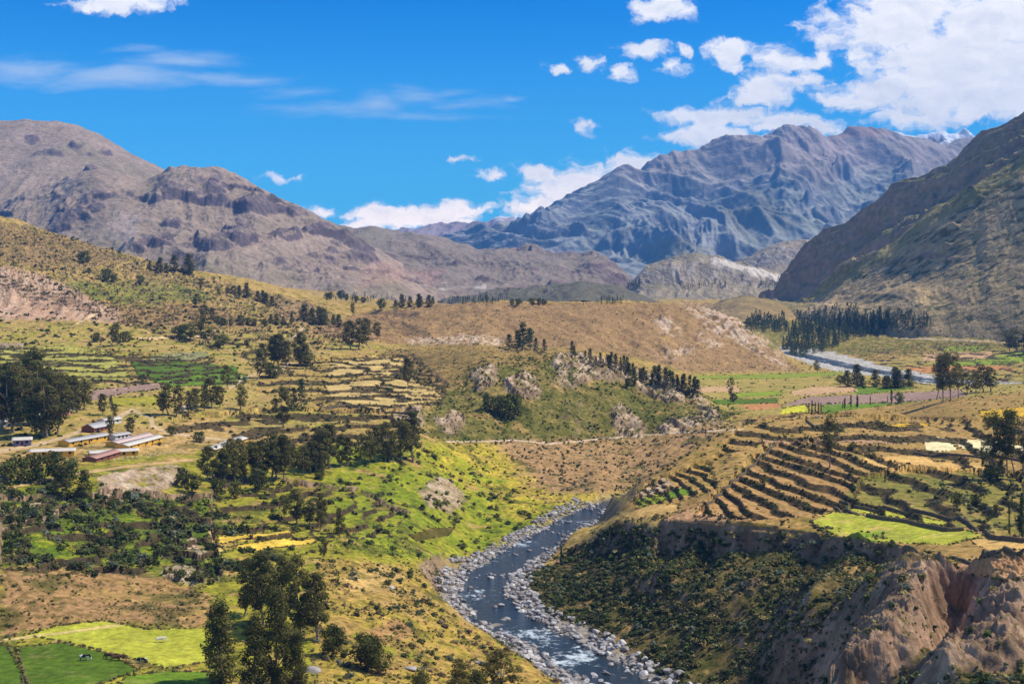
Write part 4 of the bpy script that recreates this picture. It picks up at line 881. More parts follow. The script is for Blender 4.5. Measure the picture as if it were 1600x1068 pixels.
stand([(1313,637,15),(1318,637,18),(1323,637,17),(1330,636,22),(1335,636,26),(1340,635,22)], 'poplar', 'slim cypress', 'in the right cypress row on the plain', 'cypresses on the plain', 1.5)
stand([(1360,632,14),(1387,629,12),(1393,629,24),(1405,629,18,'round')], 'poplar', 'dark slim tree', 'at the end of the violet ploughed field', 'trees at the ploughed field', 1.4)
stand([(1277,582,20,'euc')], 'euc', 'lone dark tree', 'on the pale gravel bed of the far river', 'lone trees', 1.3)
stand([(1310,600,14,'round'),(1328,604,34),(1341,605,34),(1352,606,24),(1366,604,30),(1381,606,26),(1390,606,28),(1399,606,28),(1408,606,28),(1417,605,24)], 'dense', 'dark tree', 'in the row before the far river', 'row before the far river', 1.7)
stand([(1463,624,60),(1474,628,76),(1486,626,78),(1498,622,56)], 'bare', 'tall eucalyptus', 'in the group beside the far river rapids', 'tall group by the far rapids', 1.1)
stand([(1513,616,36),(1525,614,34),(1537,612,44),(1548,612,40)], 'euc', 'dark eucalyptus', 'just right of the tall group by the rapids', 'trees right of the tall group', 1.4)
stand([(1297,730,84,'bare')], 'bare', 'single tall eucalyptus', 'with a bare trunk in front of the pale plots', 'lone trees', 1.25)
stand([(1537,738,70),(1549,742,92),(1560,744,86),(1572,744,106),(1583,740,98),(1595,738,92),(1610,736,100)], 'bare', 'tall eucalyptus', 'in the right-edge grove by the pale plots', 'grove at the right edge', .95)
stand([(1545,748,26,'round'),(1556,748,22,'round')], 'round', 'low dark tree', 'under the tall right-edge grove', 'grove at the right edge', 1.1)
stand([(1578,548,30),(1590,550,38),(1602,550,42),(1614,548,40)], 'euc', 'dark tree', 'at the right edge below the mountain', 'trees under the right mountain', 1.7)
stand([(1577,836,58),(1597,840,76)], 'poplar', 'bare slender tree', 'by the stone wall at the right edge', 'slender trees at the right edge', .75)
stand([(1108,806,14),(1195,756,16),(1235,720,18),(1335,700,16),(1500,790,20),(1520,790,18),(1560,800,20)], 'round', 'small dark bushy tree', 'on the brown terraces', 'bushy trees on the terraces', 1.1)
# ------------------------------------------------------------------ shrubs
area = np.abs(np.gradient(gx, axis=1) * np.gradient(gy, axis=0)) * np.clip(1 / np.maximum(slope, .25), 1, 3)
visS = gvf <= np.minimum.accumulate(np.vstack([np.full((1, NC), 1e9), gvf[:-1]]), axis=0) + 4
wt = dr > hw + 1
SV = []; SF = []; SC = []; nsv = 0
INDIV = []
cols_ = {'g': (.085, .105, .028), 'o': (.14, .13, .042), 'y': (.32, .26, .10), 's': (.14, .16, .10), 'b': (.18, .125, .07), 'l': (.18, .22, .04), 'd': (.058, .066, .022)}
def shrub_points(idx, sizes, mix):
    k = len(idx)
    ii = idx // NC; jj = idx % NC
    ii = np.clip(ii, 1, NR - 2); jj = np.clip(jj, 1, NC - 2)
    a, b = rng.random(k) - .5, rng.random(k) - .5
    def bl(g): return g[ii, jj] + a * (g[ii, jj + 1] - g[ii, jj - 1]) / 2 + b * (g[ii + 1, jj] - g[ii - 1, jj]) / 2
    P = np.stack([bl(gx), bl(gy), bl(gz)], 1)
    s = sizes[0] + (sizes[1] - sizes[0]) * rng.random(k) ** 1.8
    c = np.array([cols_[q] for q in mix])[rng.integers(0, len(mix), k)] * (1 + .2 * rng.normal(size=(k, 1)))
    return P, s, c
def bake(P, s, c):
    global nsv
    px = s * F / P[:, 1] * .64
    n = np.clip(7 + px * px * .42, 7, 130).astype(int)
    rep = np.repeat(np.arange(len(P)), n); m = len(rep)
    d = rdir(m) * (rng.random((m, 1)) ** .35) * .5
    d[:, 2] = np.abs(d[:, 2]) * 1.5
    # uneven outline: each shrub is a few lobes
    lob = rng.normal(size=(len(P), 3, 3)) * .22; lob[..., 2] = np.abs(lob[..., 2]) * .5
    d = d * .75 + lob[rep, rng.integers(0, 3, m)]
    C = P[rep] + d * s[rep][:, None] * np.array([1, 1, .8])
    ls = s[rep] * np.clip(.42 / np.sqrt(n[rep] / 8.), .09, .4)
    V, Fc = leafquads(C, ls, asp=.75, out=d)
    col = c[rep] * (1 + .2 * rng.normal(size=(m, 1)))
    SV.append(V); SF.append(Fc + nsv); SC.append(np.repeat(np.clip(col, .005, .5), 4, 0)); nsv += len(V)
def scatter(poly, dens, sizes, mix, e=10, clump=.5, extra=None, keep=0, where=None):
    """shrubs per square metre inside a patch, gathered in clumps; the largest `keep` become single shrubs"""
    m = soft(poly, e) if poly is not None else extra.astype(float)
    if poly is not None and extra is not None: m = m * extra
    m = m * visS * wt * (dr2 > hw2 + 2)
    if poly is not None: m = m * (1 - ss(FLATF, .5, .9))
    pr = m * area * dens * np.clip(1 + clump * 3 * fbm(gx / 12, gy / 12, 401, 3), 0, 4)
    tot = pr.sum(); k = rng.poisson(tot)
    if k == 0: return
    cs = np.cumsum(pr.ravel()); idx = np.searchsorted(cs, rng.random(k) * cs[-1])
    P, s, c = shrub_points(idx, sizes, mix)
    if keep:
        u = 800 + F * P[:, 0] / P[:, 1]; inside = (u > 0) & (u < 1600)
        o = np.argsort(-(s / P[:, 1]) * inside)[:keep]
        INDIV.append((P[o], s[o], c[o], where)); r = np.ones(k, bool); r[o] = False; P, s, c = P[r], s[r], c[r]
    bake(P, s, c)
FLATF = np.zeros(gy.shape)
for p in edges: FLATF = np.maximum(FLATF, soft(p, 1.5, 6.))
GL = REG_GORGE
scatter(GL, .24, (.7, 3.0), 'gggodsoy', 6, .8, extra=1 - .9 * ss(barerock, .15, .4), keep=70, where='on the steep gorge slope under the right-hand cliff')
scatter(GL, .6, (.4, 1.4), 'oybygsog', 6, .6, extra=1 - .9 * ss(barerock, .15, .4))
scatter([(820,905),(970,815),(1110,830),(1110,960),(960,1000),(850,960)], .25, (.9, 2.6), 'ggdgo', 10, .5, keep=30, where='on the green slope beside the river bend')
rim = ss(1 - np.abs(rowk - 5.05) / .25, 0, 1) * (gu > 960) * (gu < 1500)
scatter(None, .22, (.6, 1.8), 'godsb', extra=rim, clump=.4)
scatter([(0,760),(240,770),(350,800),(420,880),(340,905),(150,900),(0,890)], .085, (1.0, 4.8), 'ggglosd', 14, 1.0, keep=70, where='in the scrub below the lower road at the left')
scatter([(0,760),(350,800),(420,900),(150,900),(0,890)], .06, (.5, 1.4), 'glo', 14, .8)
scatter([(0,880),(250,895),(330,930),(330,985),(60,985),(0,1000)], .010, (.8, 2.4), 'gosb', 10, .7, keep=25, where='on the brown bank above the cow field')
scatter([(330,700),(640,690),(860,780),(800,845),(690,880),(560,870),(330,870)], .024, (.7, 3.4), 'gglood', 12, 1.4, keep=25, where='on the bright green bank left of the river')
scatter([(500,870),(690,890),(700,960),(900,1068),(480,1100)], .04, (.5, 3.2), 'gosybdo', 12, 1.0, keep=40, where='on the rough pasture left of the river')
scatter(REG_HILL, .10, (.5, 1.9), 'gglo', 8, .6, keep=20, where='on the green face of the rocky knoll')
scatter([(760,690),(960,685),(1110,665),(1150,655),(1100,700),(1000,760),(960,775),(860,775),(800,740)], .06, (.6, 2.2), 'sgob', 10, .6, keep=20, where='on the brown slope beyond the river')
scatter([(640,690),(760,690),(860,770),(960,775),(940,790),(830,810),(740,780)], .06, (.5, 1.6), 'loyb', 10, .8)
scatter([(600,545),(760,538),(900,546),(1000,572),(900,580),(740,590),(620,610)], .02, (.5, 1.5), 'oby', 10, .6)
scatter(REG_BROWN, .012, (.6, 1.8), 'dob', 6, .5)
scatter([(-200,335),(120,370),(350,437),(500,478),(560,540),(300,540),(-200,540)], .003, (1.2, 4.8), 'ggdo', 8, 1.3)
scatter([(-200,505),(640,545),(700,600),(640,690),(330,690),(-200,740)], .010, (.8, 2.6), 'ggod', 8, 1.1)
scatter([(965,800),(1010,750),(1170,655),(1600,600),(1600,870),(1480,872),(1270,832),(1100,814)], .012, (.5, 1.6), 'goby', 3, .8, keep=20, where='on the terraced fields above the gorge')
scatter([(1490,742),(1600,740),(1600,830),(1500,830),(1400,760)], .05, (.8, 2.6), 'gsds', 5, .7, keep=20, where='on the overgrown terraces at the right edge')
scatter([(1085,582),(1600,530),(1600,615),(1180,650)], .0025, (.8, 2.5), 'gog', 5, .9)
rr = riser * visS
scatter(None, .42, (.4, 1.5), 'gdoobdg', extra=rr * (gu > 980) * (gv > 610), clump=.5)
scatter(None, .12, (.5, 2.0), 'gdoob', extra=rr * (gu < 980) * (gy < 1000), clump=.8); scatter(None, .022, (.9, 3.4), 'gdoog', extra=rr * (gu < 980) * (gy >= 1000), clump=.8)
scatter(None, .05, (.4, 1.2), 'yogs', extra=((dr > hw + 1) & (dr < hw + 9)) * 1.0, clump=.7)
scatter([(0,700),(500,700),(700,860),(690,950),(900,1068),(900,1150),(0,1150)], .30, (.3, .9), 'yyoolb', 4, .9, extra=(gy < 470) * 1.0)
# hedges along the field edges
for poly in edges:
    q = list(poly) + [poly[0]]; pts = []
    for (a, b), (c, d) in zip(q[:-1], q[1:]):
        n = max(2, int(math.hypot(c - a, (d - b) * 3) / 2.0))
        for i in range(n):
            t = (i + rng.random()) / n
            if rng.random() < .5: pts.append((a + (c - a) * t + rng.normal() * .7, b + (d - b) * t + rng.normal() * .4))
    pts = [p for p in pts if -50 < p[0] < 1650 and p[1] < 1100]
    if not pts: continue
    P = np.array([ray(*p) for p in pts]); k = len(P); s = .4 + .9 * rng.random(k) ** 2 * np.clip(P[:, 1] / 500, .7, 1.6)
    bake(P, s, np.array([cols_[q] for q in 'goby'])[rng.integers(0, 4, k)])
# single shrubs
NS = 6; SHM = []
for i in range(NS):
    R = np.random.default_rng(900 + i); C = []
    for l in range(7):
        c = R.normal(size=3) * np.array([.2, .2, .1]) + [0, 0, .26]; C.append(c + rdir(45, R) * (R.random((45, 1)) ** .4) * R.uniform(.14, .26))
    C = np.concatenate(C); C[:, 2] = np.maximum(C[:, 2], .01)
    V, Fc = leafquads(C, .055 * R.uniform(.7, 1.4, len(C)), R, .8, C - [0, 0, .1])
    for mixn_ in 'gos':
        col = np.array(cols_[mixn_]) * (1 + .2 * R.normal(size=(len(C), 1)))
        SHM.append((mixn_, mesh('shrub_foliage', V, Fc, M_shrub, False, np.repeat(np.clip(col, .005, .5), 4, 0), link=False)))
WORD = {'g': 'dark green', 'o': 'olive', 's': 'grey-green'}
for P, s, c, where in INDIV:
    big = np.median(s)
    for p, si, ci in zip(P, s, c):
        key = min('gos', key=lambda q: np.abs(np.array(cols_[q]) - ci).sum())
        me = RT.choice([m_ for q, m_ in SHM if q == key])
        o = bpy.data.objects.new('shrub', me); COL.objects.link(o); o.location = (p[0], p[1], p[2] - .05)
        o.scale = (si, si, si * RT.uniform(.8, 1.15)); o.rotation_euler = (0, 0, RT.uniform(0, 6.28))
        tag(o, '%s %s shrub %s' % ('large' if si > big else 'small', WORD[key], where), 'shrub', 'shrubs ' + where)
und = mesh('undergrowth', np.concatenate(SV), np.concatenate(SF), M_shrub, False, np.concatenate(SC)); tag(und, kind='stuff')
print('shrub faces', nsv // 4, 'trees', ntree)
# ------------------------------------------------------------------ far woods that read as one mass
def wood(polys, n, hpx, mixk=.5):
    global WV, WF, WC, nw
    for poly in polys:
        p = np.array(poly, float); lo, hi = p.min(0), p.max(0); k = 0
        while k < n:
            u, v = lo + (hi - lo) * rng.random(2)
            if not pip(poly, np.array([u]), np.array([v]))[0]: continue
            k += 1
            q = hit(u, v)
            if q is None: continue
            H = hpx * rng.uniform(.6, 1.25) * q[1] / F; m = 70
            h = rng.random(m) ** .8; r = H * .19 * np.sqrt(np.maximum(1 - h, .03)) * (.5 + .5 * rng.random(m)); a = rng.random(m) * 6.283
            C = q + np.stack([np.cos(a) * r, np.sin(a) * r, h * H], 1)
            V, Fc = leafquads(C, H * .05, asp=.8, out=C - q - np.stack([0 * r, 0 * r, h * H], 1))
            col = np.array([.085, .10, .04]) * rng.uniform(.7, 1.35) * (1 + .15 * rng.normal(size=(m, 1)))
            WV.append(V); WF.append(Fc + nw); WC.append(np.repeat(np.clip(col, .004, .3), 4, 0)); nw += len(V)
WV = []; WF = []; WC = []; nw = 0
dg = bpy.context.evaluated_depsgraph_get(); dg.update()
from mathutils import Vector
def hit(u, v):
    d = Vector(((u - 800) / F, 1, (HV - v) / F)).normalized(); o_ = Vector((0, 0, 0))
    for _ in range(12):
        ok, loc, nrm, ix, ob, mx = S.ray_cast(dg, o_, d)
        if not ok: return None
        if ob.name.startswith(('ground', 'mountain', 'hill')): return np.array(loc)
        o_ = loc + d * .5
    return None
wood([[(1222,545),(1240,515),(1300,506),(1400,500),(1400,516),(1330,530),(1290,552),(1240,558)]], 380, 17)
wood([[(1160,512),(1180,500),(1225,502),(1235,520),(1170,520)], [(1300,505),(1380,496),(1450,502),(1460,515),(1330,518)]], 110, 16)
wood([[(1245,500),(1340,480),(1345,496),(1250,510)]], 40, 16)
wood([[(745,466),(780,462),(800,470),(750,476)], [(1060,446),(1130,442),(1140,450),(1070,452)], [(930,470),(975,466),(975,476),(935,478)], [(1170,444),(1220,440),(1215,452),(1175,456)], [(975,448),(1000,440),(1000,450)]], 26, 8)
wood([[(505,462),(640,468),(640,476),(510,472)], [(700,470),(780,468),(780,474),(700,476)]], 40, 9)
woods = mesh('woods', np.concatenate(WV), np.concatenate(WF), M_shrub, False, np.concatenate(WC)); tag(woods, kind='stuff')
# ------------------------------------------------------------------ boulders and stones of the river bed
M_stone, _t, _b = mk('river_stone')
_a = _t.nodes.new('ShaderNodeAttribute'); _a.attribute_name = 'Col'; _o = _t.nodes.new('ShaderNodeObjectInfo')
_c = tmul(_t, _a.outputs['Color'], tramp(_t, tnoise(_t, 1.3, 5, .7), [(.3, (.66,) * 3), (.7, (1.3,) * 3)]))
_c = tmul(_t, _c, tramp(_t, _o.outputs['Random'], [(0, (.78, .74, .72)), (1, (1.15, 1.14, 1.12))]))
_t.links.new(_c, _b.inputs['Base Color'])
def icosphere(sub):
    import bmesh
    bm = bmesh.new(); bmesh.ops.create_icosphere(bm, subdivisions=sub, radius=1.0)
    V = np.array([v.co[:] for v in bm.verts]); Fc = np.array([[v.index for v in f.verts] for f in bm.faces]); bm.free(); return V, Fc
def rockshape(sub, seed):
    V, Fc = icosphere(sub); R = np.random.default_rng(seed)
    for _ in range(9):                                   # flat broken faces
        d = rdir(1, R)[0]; h = R.uniform(.45, .8); q = V @ d; V = V - np.outer(np.maximum(q - h, 0), d)
    V = V * (1 + .10 * fbm(V[:, 0:1] * 2 + V[:, 2:3], V[:, 1:2] * 2 + seed, seed, 3))
    V = V * np.array([R.uniform(.8, 1.2), R.uniform(.8, 1.2), R.uniform(.55, .8)])
    return V, Fc
RK8 = [rockshape(3, 40 + i) for i in range(8)]; RK0 = [rockshape(1, 60 + i) for i in range(6)]
STC = [(.46, .44, .425), (.34, .325, .32), (.58, .56, .54), (.40, .36, .33), (.24, .23, .23)]
RKM = [mesh('boulder_rock', V, Fc, M_stone, False, np.tile(STC[i % 5], (len(V), 1)), link=False) for i, (V, Fc) in enumerate(RK8)]
def bed_points(n, riv, lo, hi, spread):
    P = np.array(riv); d = np.r_[0, np.cumsum(np.hypot(*np.diff(P[:, :2], axis=0).T))]; out = []
    while len(out) < n:
        s = rng.random() * d[-1]; c = np.array([np.interp(s, d, P[:, k]) for k in range(3)]); c2 = np.array([np.interp(min(s + 3, d[-1]), d, P[:, k]) for k in range(3)])
        t = c2 - c; t = t[:2] / (np.hypot(*t[:2]) + 1e-9)
        a = rng.random(); off = (rng.choice([-1, 1]) * rng.uniform(7.5, 17) if a < .82 else rng.uniform(-10, 10)) * spread
        clus = perlin(np.array([s / 14.]), np.array([off / 9.]), 77)[0]
        if clus < (rng.uniform(-.9, .4) if a < .82 else rng.uniform(.05, .5)): continue
        x, y = c[0] - t[1] * off, c[1] + t[0] * off
        z = max(ground_z(x, y), c[2] - .55)
        out.append((x, y, z, lo + (hi - lo) * rng.random() ** 2.6, s / d[-1], off))
    return out
bp = bed_points(6500, RIV[:11], .25, 2.6, 1.0)
bp.sort(key=lambda q: -q[3] / q[1])
inview = [q for q in bp if 0 < 800 + F * q[0] / q[1] < 1600 and HV - F * q[2] / q[1] < 1075]
big = set(id(q) for q in inview[:290])
def where_river(q):
    v = HV - F * q[2] / q[1]; side = 'in midstream' if abs(q[5]) < 7 else ('on the right bank' if q[5] < 0 else 'on the left bank')
    st = 'at the near end of the river' if v > 1010 else 'below the river bend' if v > 950 else 'at the river bend' if v > 880 else 'above the river bend' if v > 835 else 'at the far end of the visible river'
    return side + ' ' + st
SV2 = []; SF2 = []; SC2 = []; n2_ = 0
for q in bp:
    if id(q) in big:
        i = RT.randrange(8); o = bpy.data.objects.new('boulder', RKM[i]); COL.objects.link(o)
        o.location = (q[0], q[1], q[2] + q[3] * .12); o.scale = (q[3] * .62,) * 3; o.rotation_euler = (RT.uniform(-.2, .2), RT.uniform(-.2, .2), RT.uniform(0, 6.28))
        sz = 'huge' if q[3] > 1.9 else 'large' if q[3] > 1.5 else 'medium'
        tag(o, '%s %s boulder %s' % (sz, ('pale grey', 'grey', 'whitish', 'brownish grey', 'dark grey')[i % 5], where_river(q)), 'boulder', 'boulders ' + where_river(q))
    else:
        V, Fc = RK0[RT.randrange(6)]; a = rng.random() * 6.28; c, s = math.cos(a), math.sin(a)
        W_ = np.stack([V[:, 0] * c - V[:, 1] * s, V[:, 0] * s + V[:, 1] * c, V[:, 2]], 1) * q[3] * .6 + np.array(q[:3]) + [0, 0, q[3] * .1]
        SV2.append(W_); SF2.append(Fc + n2_); n2_ += len(V); SC2.append(np.tile(np.array(STC[RT.randrange(5)]) * rng.uniform(.8, 1.25), (len(V), 1)))
for q in bed_points(900, RIV2, .5, 1.6, 2.2):
    V, Fc = RK0[RT.randrange(6)]; W_ = V * q[3] * .6 + np.array(q[:3])
    SV2.append(W_); SF2.append(Fc + n2_); n2_ += len(V); SC2.append(np.tile(np.array(STC[RT.randrange(5)]), (len(V), 1)))
st = mesh('river_stones', np.concatenate(SV2), np.concatenate(SF2), M_stone, False, np.concatenate(SC2)); tag(st, kind='stuff')
# single rocks on the left bank meadow
for (u, v, s, lab) in ((612,918,2.2,'pale boulder lying in the pasture left of the river bend'), (640,1045,3.0,'grey boulder at the edge of the lower pasture'), (745,1035,2.6,'pale boulder above the near left bank'), (486,1048,3.6,'flat grey rock right of the big front tree clump'), (602,898,1.6,'small pale rock on the meadow by the green pond')):
    p = ray(u, v); o = bpy.data.objects.new('boulder', RKM[RT.randrange(8)]); COL.objects.link(o); o.location = p; o.scale = (s * .7, s * .6, s * .5); tag(o, lab, 'boulder', 'field boulders')
# ------------------------------------------------------------------ dry stone walls
M_wall, _t, _b = mk('dry_stone'); _t.links.new(tramp(_t, tnoise(_t, 1.6, 5, .7), [(.3, tuple(s2l(74, 62, 46))), (.7, tuple(s2l(140, 122, 96)))]), _b.inputs['Base Color']); tbump(_t, _b, tnoise(_t, 2.2, 3), .4)
def stone_wall(pts, hgt, label):
    P = np.array([ray(*p) for p in pts]); d = np.r_[0, np.cumsum(np.hypot(*np.diff(P[:, :2], axis=0).T))]
    s = np.arange(0, d[-1], .8); c = np.stack([np.interp(s, d, P[:, k]) for k in range(2)], 1)
    z = np.array([ground_z(*q) for q in c]); t = np.gradient(c, axis=0); t /= np.linalg.norm(t, axis=1, keepdims=True) + 1e-9; nr = np.stack([-t[:, 1], t[:, 0]], 1)
    prof = [(-.55, -.4), (-.48, .45), (-.32, .95), (.0, 1.05), (.32, .95), (.48, .45), (.55, -.4)]; base = P[0].copy()
    V = []
    for (a, h) in prof:
        wob = 1 + .25 * fbm(s / 1.7 + a * 9, s * 0 + h * 5, 31, 3)
        hh = np.where(h > 0, h * hgt * (1 + .22 * fbm(s / 2.4, s * 0 + a * 3, 33, 3)), h)
        V.append(np.concatenate([c + nr * (a * wob)[:, None] * .9, (z + hh)[:, None]], 1) - base)
    V = np.stack(V, 0); o = mesh('stone_wall', V, gridfaces(*V.shape[:2]), M_wall, False); o.location = base
    tag(o, label, 'stone wall', 'dry stone field walls')
stone_wall([(1304,795),(1360,808),(1420,817),(1480,830),(1508,828)], 1.1, 'dark stone wall along the back of the bright green field')
stone_wall([(1312,786),(1400,800),(1480,813),(1515,820)], 1.2, 'second dark stone wall behind the bright green field')
stone_wall([(1508,812),(1522,828),(1550,842),(1600,847),(1640,850)], 1.2, 'stone wall curving down to the right edge past the slender trees')
stone_wall([(1210,694),(1190,716),(1160,742),(1130,768),(1100,794)], .9, 'overgrown stone wall climbing diagonally along the brown terraces')
stone_wall([(1428,708),(1470,710),(1520,714),(1570,716),(1620,718)], .9, 'low stone wall just below the pale plots')
stone_wall([(1250,650),(1262,660),(1272,668),(1300,664)], 1.0, 'short dark stone wall at the far left corner of the plateau')
stone_wall([(1490,872),(1545,866),(1600,862)], .7, 'low stone wall behind the brown field at the right edge')
stone_wall([(500,640),(540,634),(600,642),(640,648)], 1.0, 'low stone wall under the yellow pasture at the centre left')
# ------------------------------------------------------------------ sheds and houses
def flat(name, c, r=.8, var=.12):
    m, t, b = mk(name); c = np.array(c)
    t.links.new(tramp(t, tnoise(t, 1.1, 4), [(.3, tuple(c * (1 - var))), (.7, tuple(np.minimum(c * (1 + var), .9)))]), b.inputs['Base Color']); b.inputs['Roughness'].default_value = r
    return m
MB = {'yellow': flat('ochre_plaster', s2l(226, 178, 74)), 'white': flat('lime_plaster', (.70, .68, .64)), 'brick': flat('brown_plaster', s2l(138, 92, 72)), 'blue': flat('bluish_plaster', s2l(130, 126, 150)), 'pink': flat('pink_plaster', s2l(206, 150, 136)),
      'tin': flat('corrugated_tin', s2l(190, 184, 178), .55), 'tinw': flat('white_tin', s2l(216, 206, 190), .6), 'redtin': flat('red_tin', s2l(186, 140, 122), .6), 'pinktin': flat('faded_red_tin', s2l(212, 184, 172), .55), 'dark': flat('dark_opening', (.025, .022, .02)), 'wood': flat('door_wood', s2l(96, 62, 40))}
def box(x0, x1, y0, y1, z0, z1):
    V = np.array([(x, y, z) for z in (z0, z1) for x, y in ((x0, y0), (x1, y0), (x1, y1), (x0, y1))], float)
    return V, np.array([(3, 2, 1, 0), (4, 5, 6, 7), (0, 1, 5, 4), (1, 2, 6, 5), (2, 3, 7, 6), (3, 0, 4, 7)])
def house(name, a, b, w, h, wall, roof, label, nwin=4, cat='shed', gable=None, slope=.28):
    """a, b: photo positions of the two ends of the front foot; w depth, h eaves height"""
    A = ray(*a); B = ray(*b); d = B[:2] - A[:2]; Ln = np.hypot(*d); rz = math.atan2(d[1], d[0])
    r = empty(name, (A[0], A[1], min(A[2], B[2]) - .1), rz); tag(r, label, cat, 'sheds and houses on the left')
    # walls with gable ends
    rh = h + w * .5 * slope
    V = [(0, 0, -.8), (Ln, 0, -.8), (Ln, w, -.8), (0, w, -.8), (0, 0, h), (Ln, 0, h), (Ln, w, h), (0, w, h), (0, w / 2, rh), (Ln, w / 2, rh)]
    me = bpy.data.meshes.new('wall'); me.from_pydata(V, [], [(0, 1, 5, 4), (1, 2, 6, 9, 5), (2, 3, 7, 6), (3, 0, 4, 8, 7)]); me.materials.append(MB[wall])
    o = bpy.data.objects.new('wall', me); COL.objects.link(o); o.parent = r
    ov = .55; th = .12; ze = h - ov * slope + .03
    RV = []; RF = []
    for sgn in (0, 1):
        y0, y1 = (-ov, w / 2) if sgn == 0 else (w / 2, w + ov); z0, z1 = (ze, rh + .03) if sgn == 0 else (rh + .03, ze); k = len(RV)
        nb = max(int(Ln / .9), 4)
        for j in range(nb + 1):
            x = -ov + (Ln + 2 * ov) * j / nb; rip = .04 * (j % 2)
            RV += [(x, y0, z0 + rip), (x, y1, z1 + rip), (x, y0, z0 - th), (x, y1, z1 - th)]
        for j in range(nb):
            q = k + 4 * j; RF += [(q, q + 4, q + 5, q + 1), (q + 2, q + 3, q + 7, q + 6), (q, q + 2, q + 6, q + 4), (q + 1, q + 5, q + 7, q + 3)]
        RF += [(k, k + 1, k + 3, k + 2), (k + 4 * nb, k + 4 * nb + 2, k + 4 * nb + 3, k + 4 * nb + 1)]
    mesh('roof', RV, RF, MB[roof], False, parent=r)
    V1, F1 = box(Ln * .5 - .5, Ln * .5 + .5, -.04, .05, -.1, min(2.0, h - .3)); mesh('door', V1, F1, MB['wood'], parent=r)
    for k in range(nwin):
        x = Ln * (k + .5) / nwin
        if abs(x - Ln * .5) < 1.2: x += 1.4
        V1, F1 = box(x - .55, x + .55, -.05, .06, h * .42, h * .80); mesh('window', V1, F1, MB['dark'], parent=r)
    return r
house('long_shed', (47,712), (116,712), 5.5, 2.5, 'yellow', 'tinw', 'long low yellow shed with pale roof beside the dark tree clump', 5)
house('long_shed', (141,713), (216,712), 5.5, 2.6, 'yellow', 'tinw', 'long pale-roofed yellow shed just behind the red-roofed one', 5)
house('low_shed', (150,722), (188,712), 6, 2.2, 'brick', 'redtin', 'small brown shed with a faded red roof in front of the others', 2)
house('long_shed', (108,698), (170,687), 6, 2.6, 'yellow', 'tin', 'yellow shed with grey roof nearest the dusty road', 5)
house('long_shed', (184,699), (238,687), 6, 2.6, 'yellow', 'pinktin', 'yellow shed with a pinkish roof, behind the right-hand white roof', 5)
house('long_shed', (200,703), (254,690), 6, 2.6, 'yellow', 'tinw', 'yellow shed with a white roof at the right end of the pair', 5)
house('long_shed', (180,688), (204,684), 5, 2.4, 'white', 'tin', 'short pale shed showing only its roof behind the yellow pair', 2)
house('long_shed', (336,704), (386,692), 6, 2.7, 'yellow', 'tinw', 'yellow shed with white roof standing alone by the eucalyptus row', 5)
house('cottage', (147,676), (172,670), 7, 2.6, 'brick', 'tin', 'dark red cottage with a grey roof above the road fork', 2, 'house', slope=.5)
house('cottage', (165,664), (190,660), 6, 2.5, 'white', 'tinw', 'white-roofed cottage at the back of the shed group', 2, 'house')
house('cottage', (20,697), (49,696), 6, 3.0, 'blue', 'tinw', 'bluish house with a white roof at the foot of the left grove', 2, 'house')
house('cottage', (96,650), (110,648), 6, 3.0, 'pink', 'tin', 'small pink house right of the left grove', 2, 'house')
house('cottage', (64,658), (74,656), 5, 3.4, 'white', 'tinw', 'small white house between the grove trees', 1, 'house')
house('cottage', (-8,668), (12,666), 6, 3.0, 'white', 'tinw', 'white house half hidden at the left edge of the grove', 2, 'house')
house('cottage', (288,641), (308,640), 5, 2.2, 'white', 'pinktin', 'lone low hut with a pinkish roof above the stone terraces', 2, 'house')
house('cottage', (-4,758), (18,754), 5, 2.4, 'white', 'tinw', 'pale-roofed hut below the road at the left edge', 1, 'house')
# fence of the yard in front of the sheds
fr = empty('post_fence', ray(176,716)); tag(fr, 'line of thin pale posts along the yard in front of the sheds', 'fence')
for k in range(16):
    p = ray(178 + k * 7.2, 722 - k * .9); V1, F1 = box(-.09, .09, -.09, .09, -.3, 1.7); o = mesh('post', V1, F1, MB['white'], parent=fr); o.location = tuple(p - np.array(fr.location))
# ------------------------------------------------------------------ columnar cactus by the river
M_cact = flat('cactus_skin', (.05, .075, .03))
def cactus(u, v, hpx, label):
    p = ray(u, v); H = hpx * p[1] / F; r = empty('columnar_cactus', p); tag(r, label, 'cactus')
    V = []; Fc = []; ns = 14
    hs = np.linspace(0, 1, 12)
    for h in hs:
        for j in range(ns):
            a = 2 * math.pi * j / ns; q = .055 * H * (1 - .1 * (j % 2) * 2) * (1 - max(h - .85, 0) * 5.5) * (.85 + .3 * math.sin(h * 2.6)); V.append((q * math.cos(a), q * math.sin(a), h * H))
    Fc = [(k * ns + j, k * ns + (j + 1) % ns, (k + 1) * ns + (j + 1) % ns, (k + 1) * ns + j) for k in range(11) for j in range(ns)]
    mesh('stem', V, Fc, M_cact, False, parent=r)
    v2, f2 = tube([(0, 0, .3 * H), (.09 * H, .01, .36 * H), (.11 * H, .01, .45 * H), (.112 * H, .01, .62 * H)], [.03 * H, .035 * H, .036 * H, .012 * H], 8); mesh('arm', v2, f2, M_cact, True, parent=r)
cactus(877, 876, 26, 'dark columnar cactus standing alone above the right river bank')
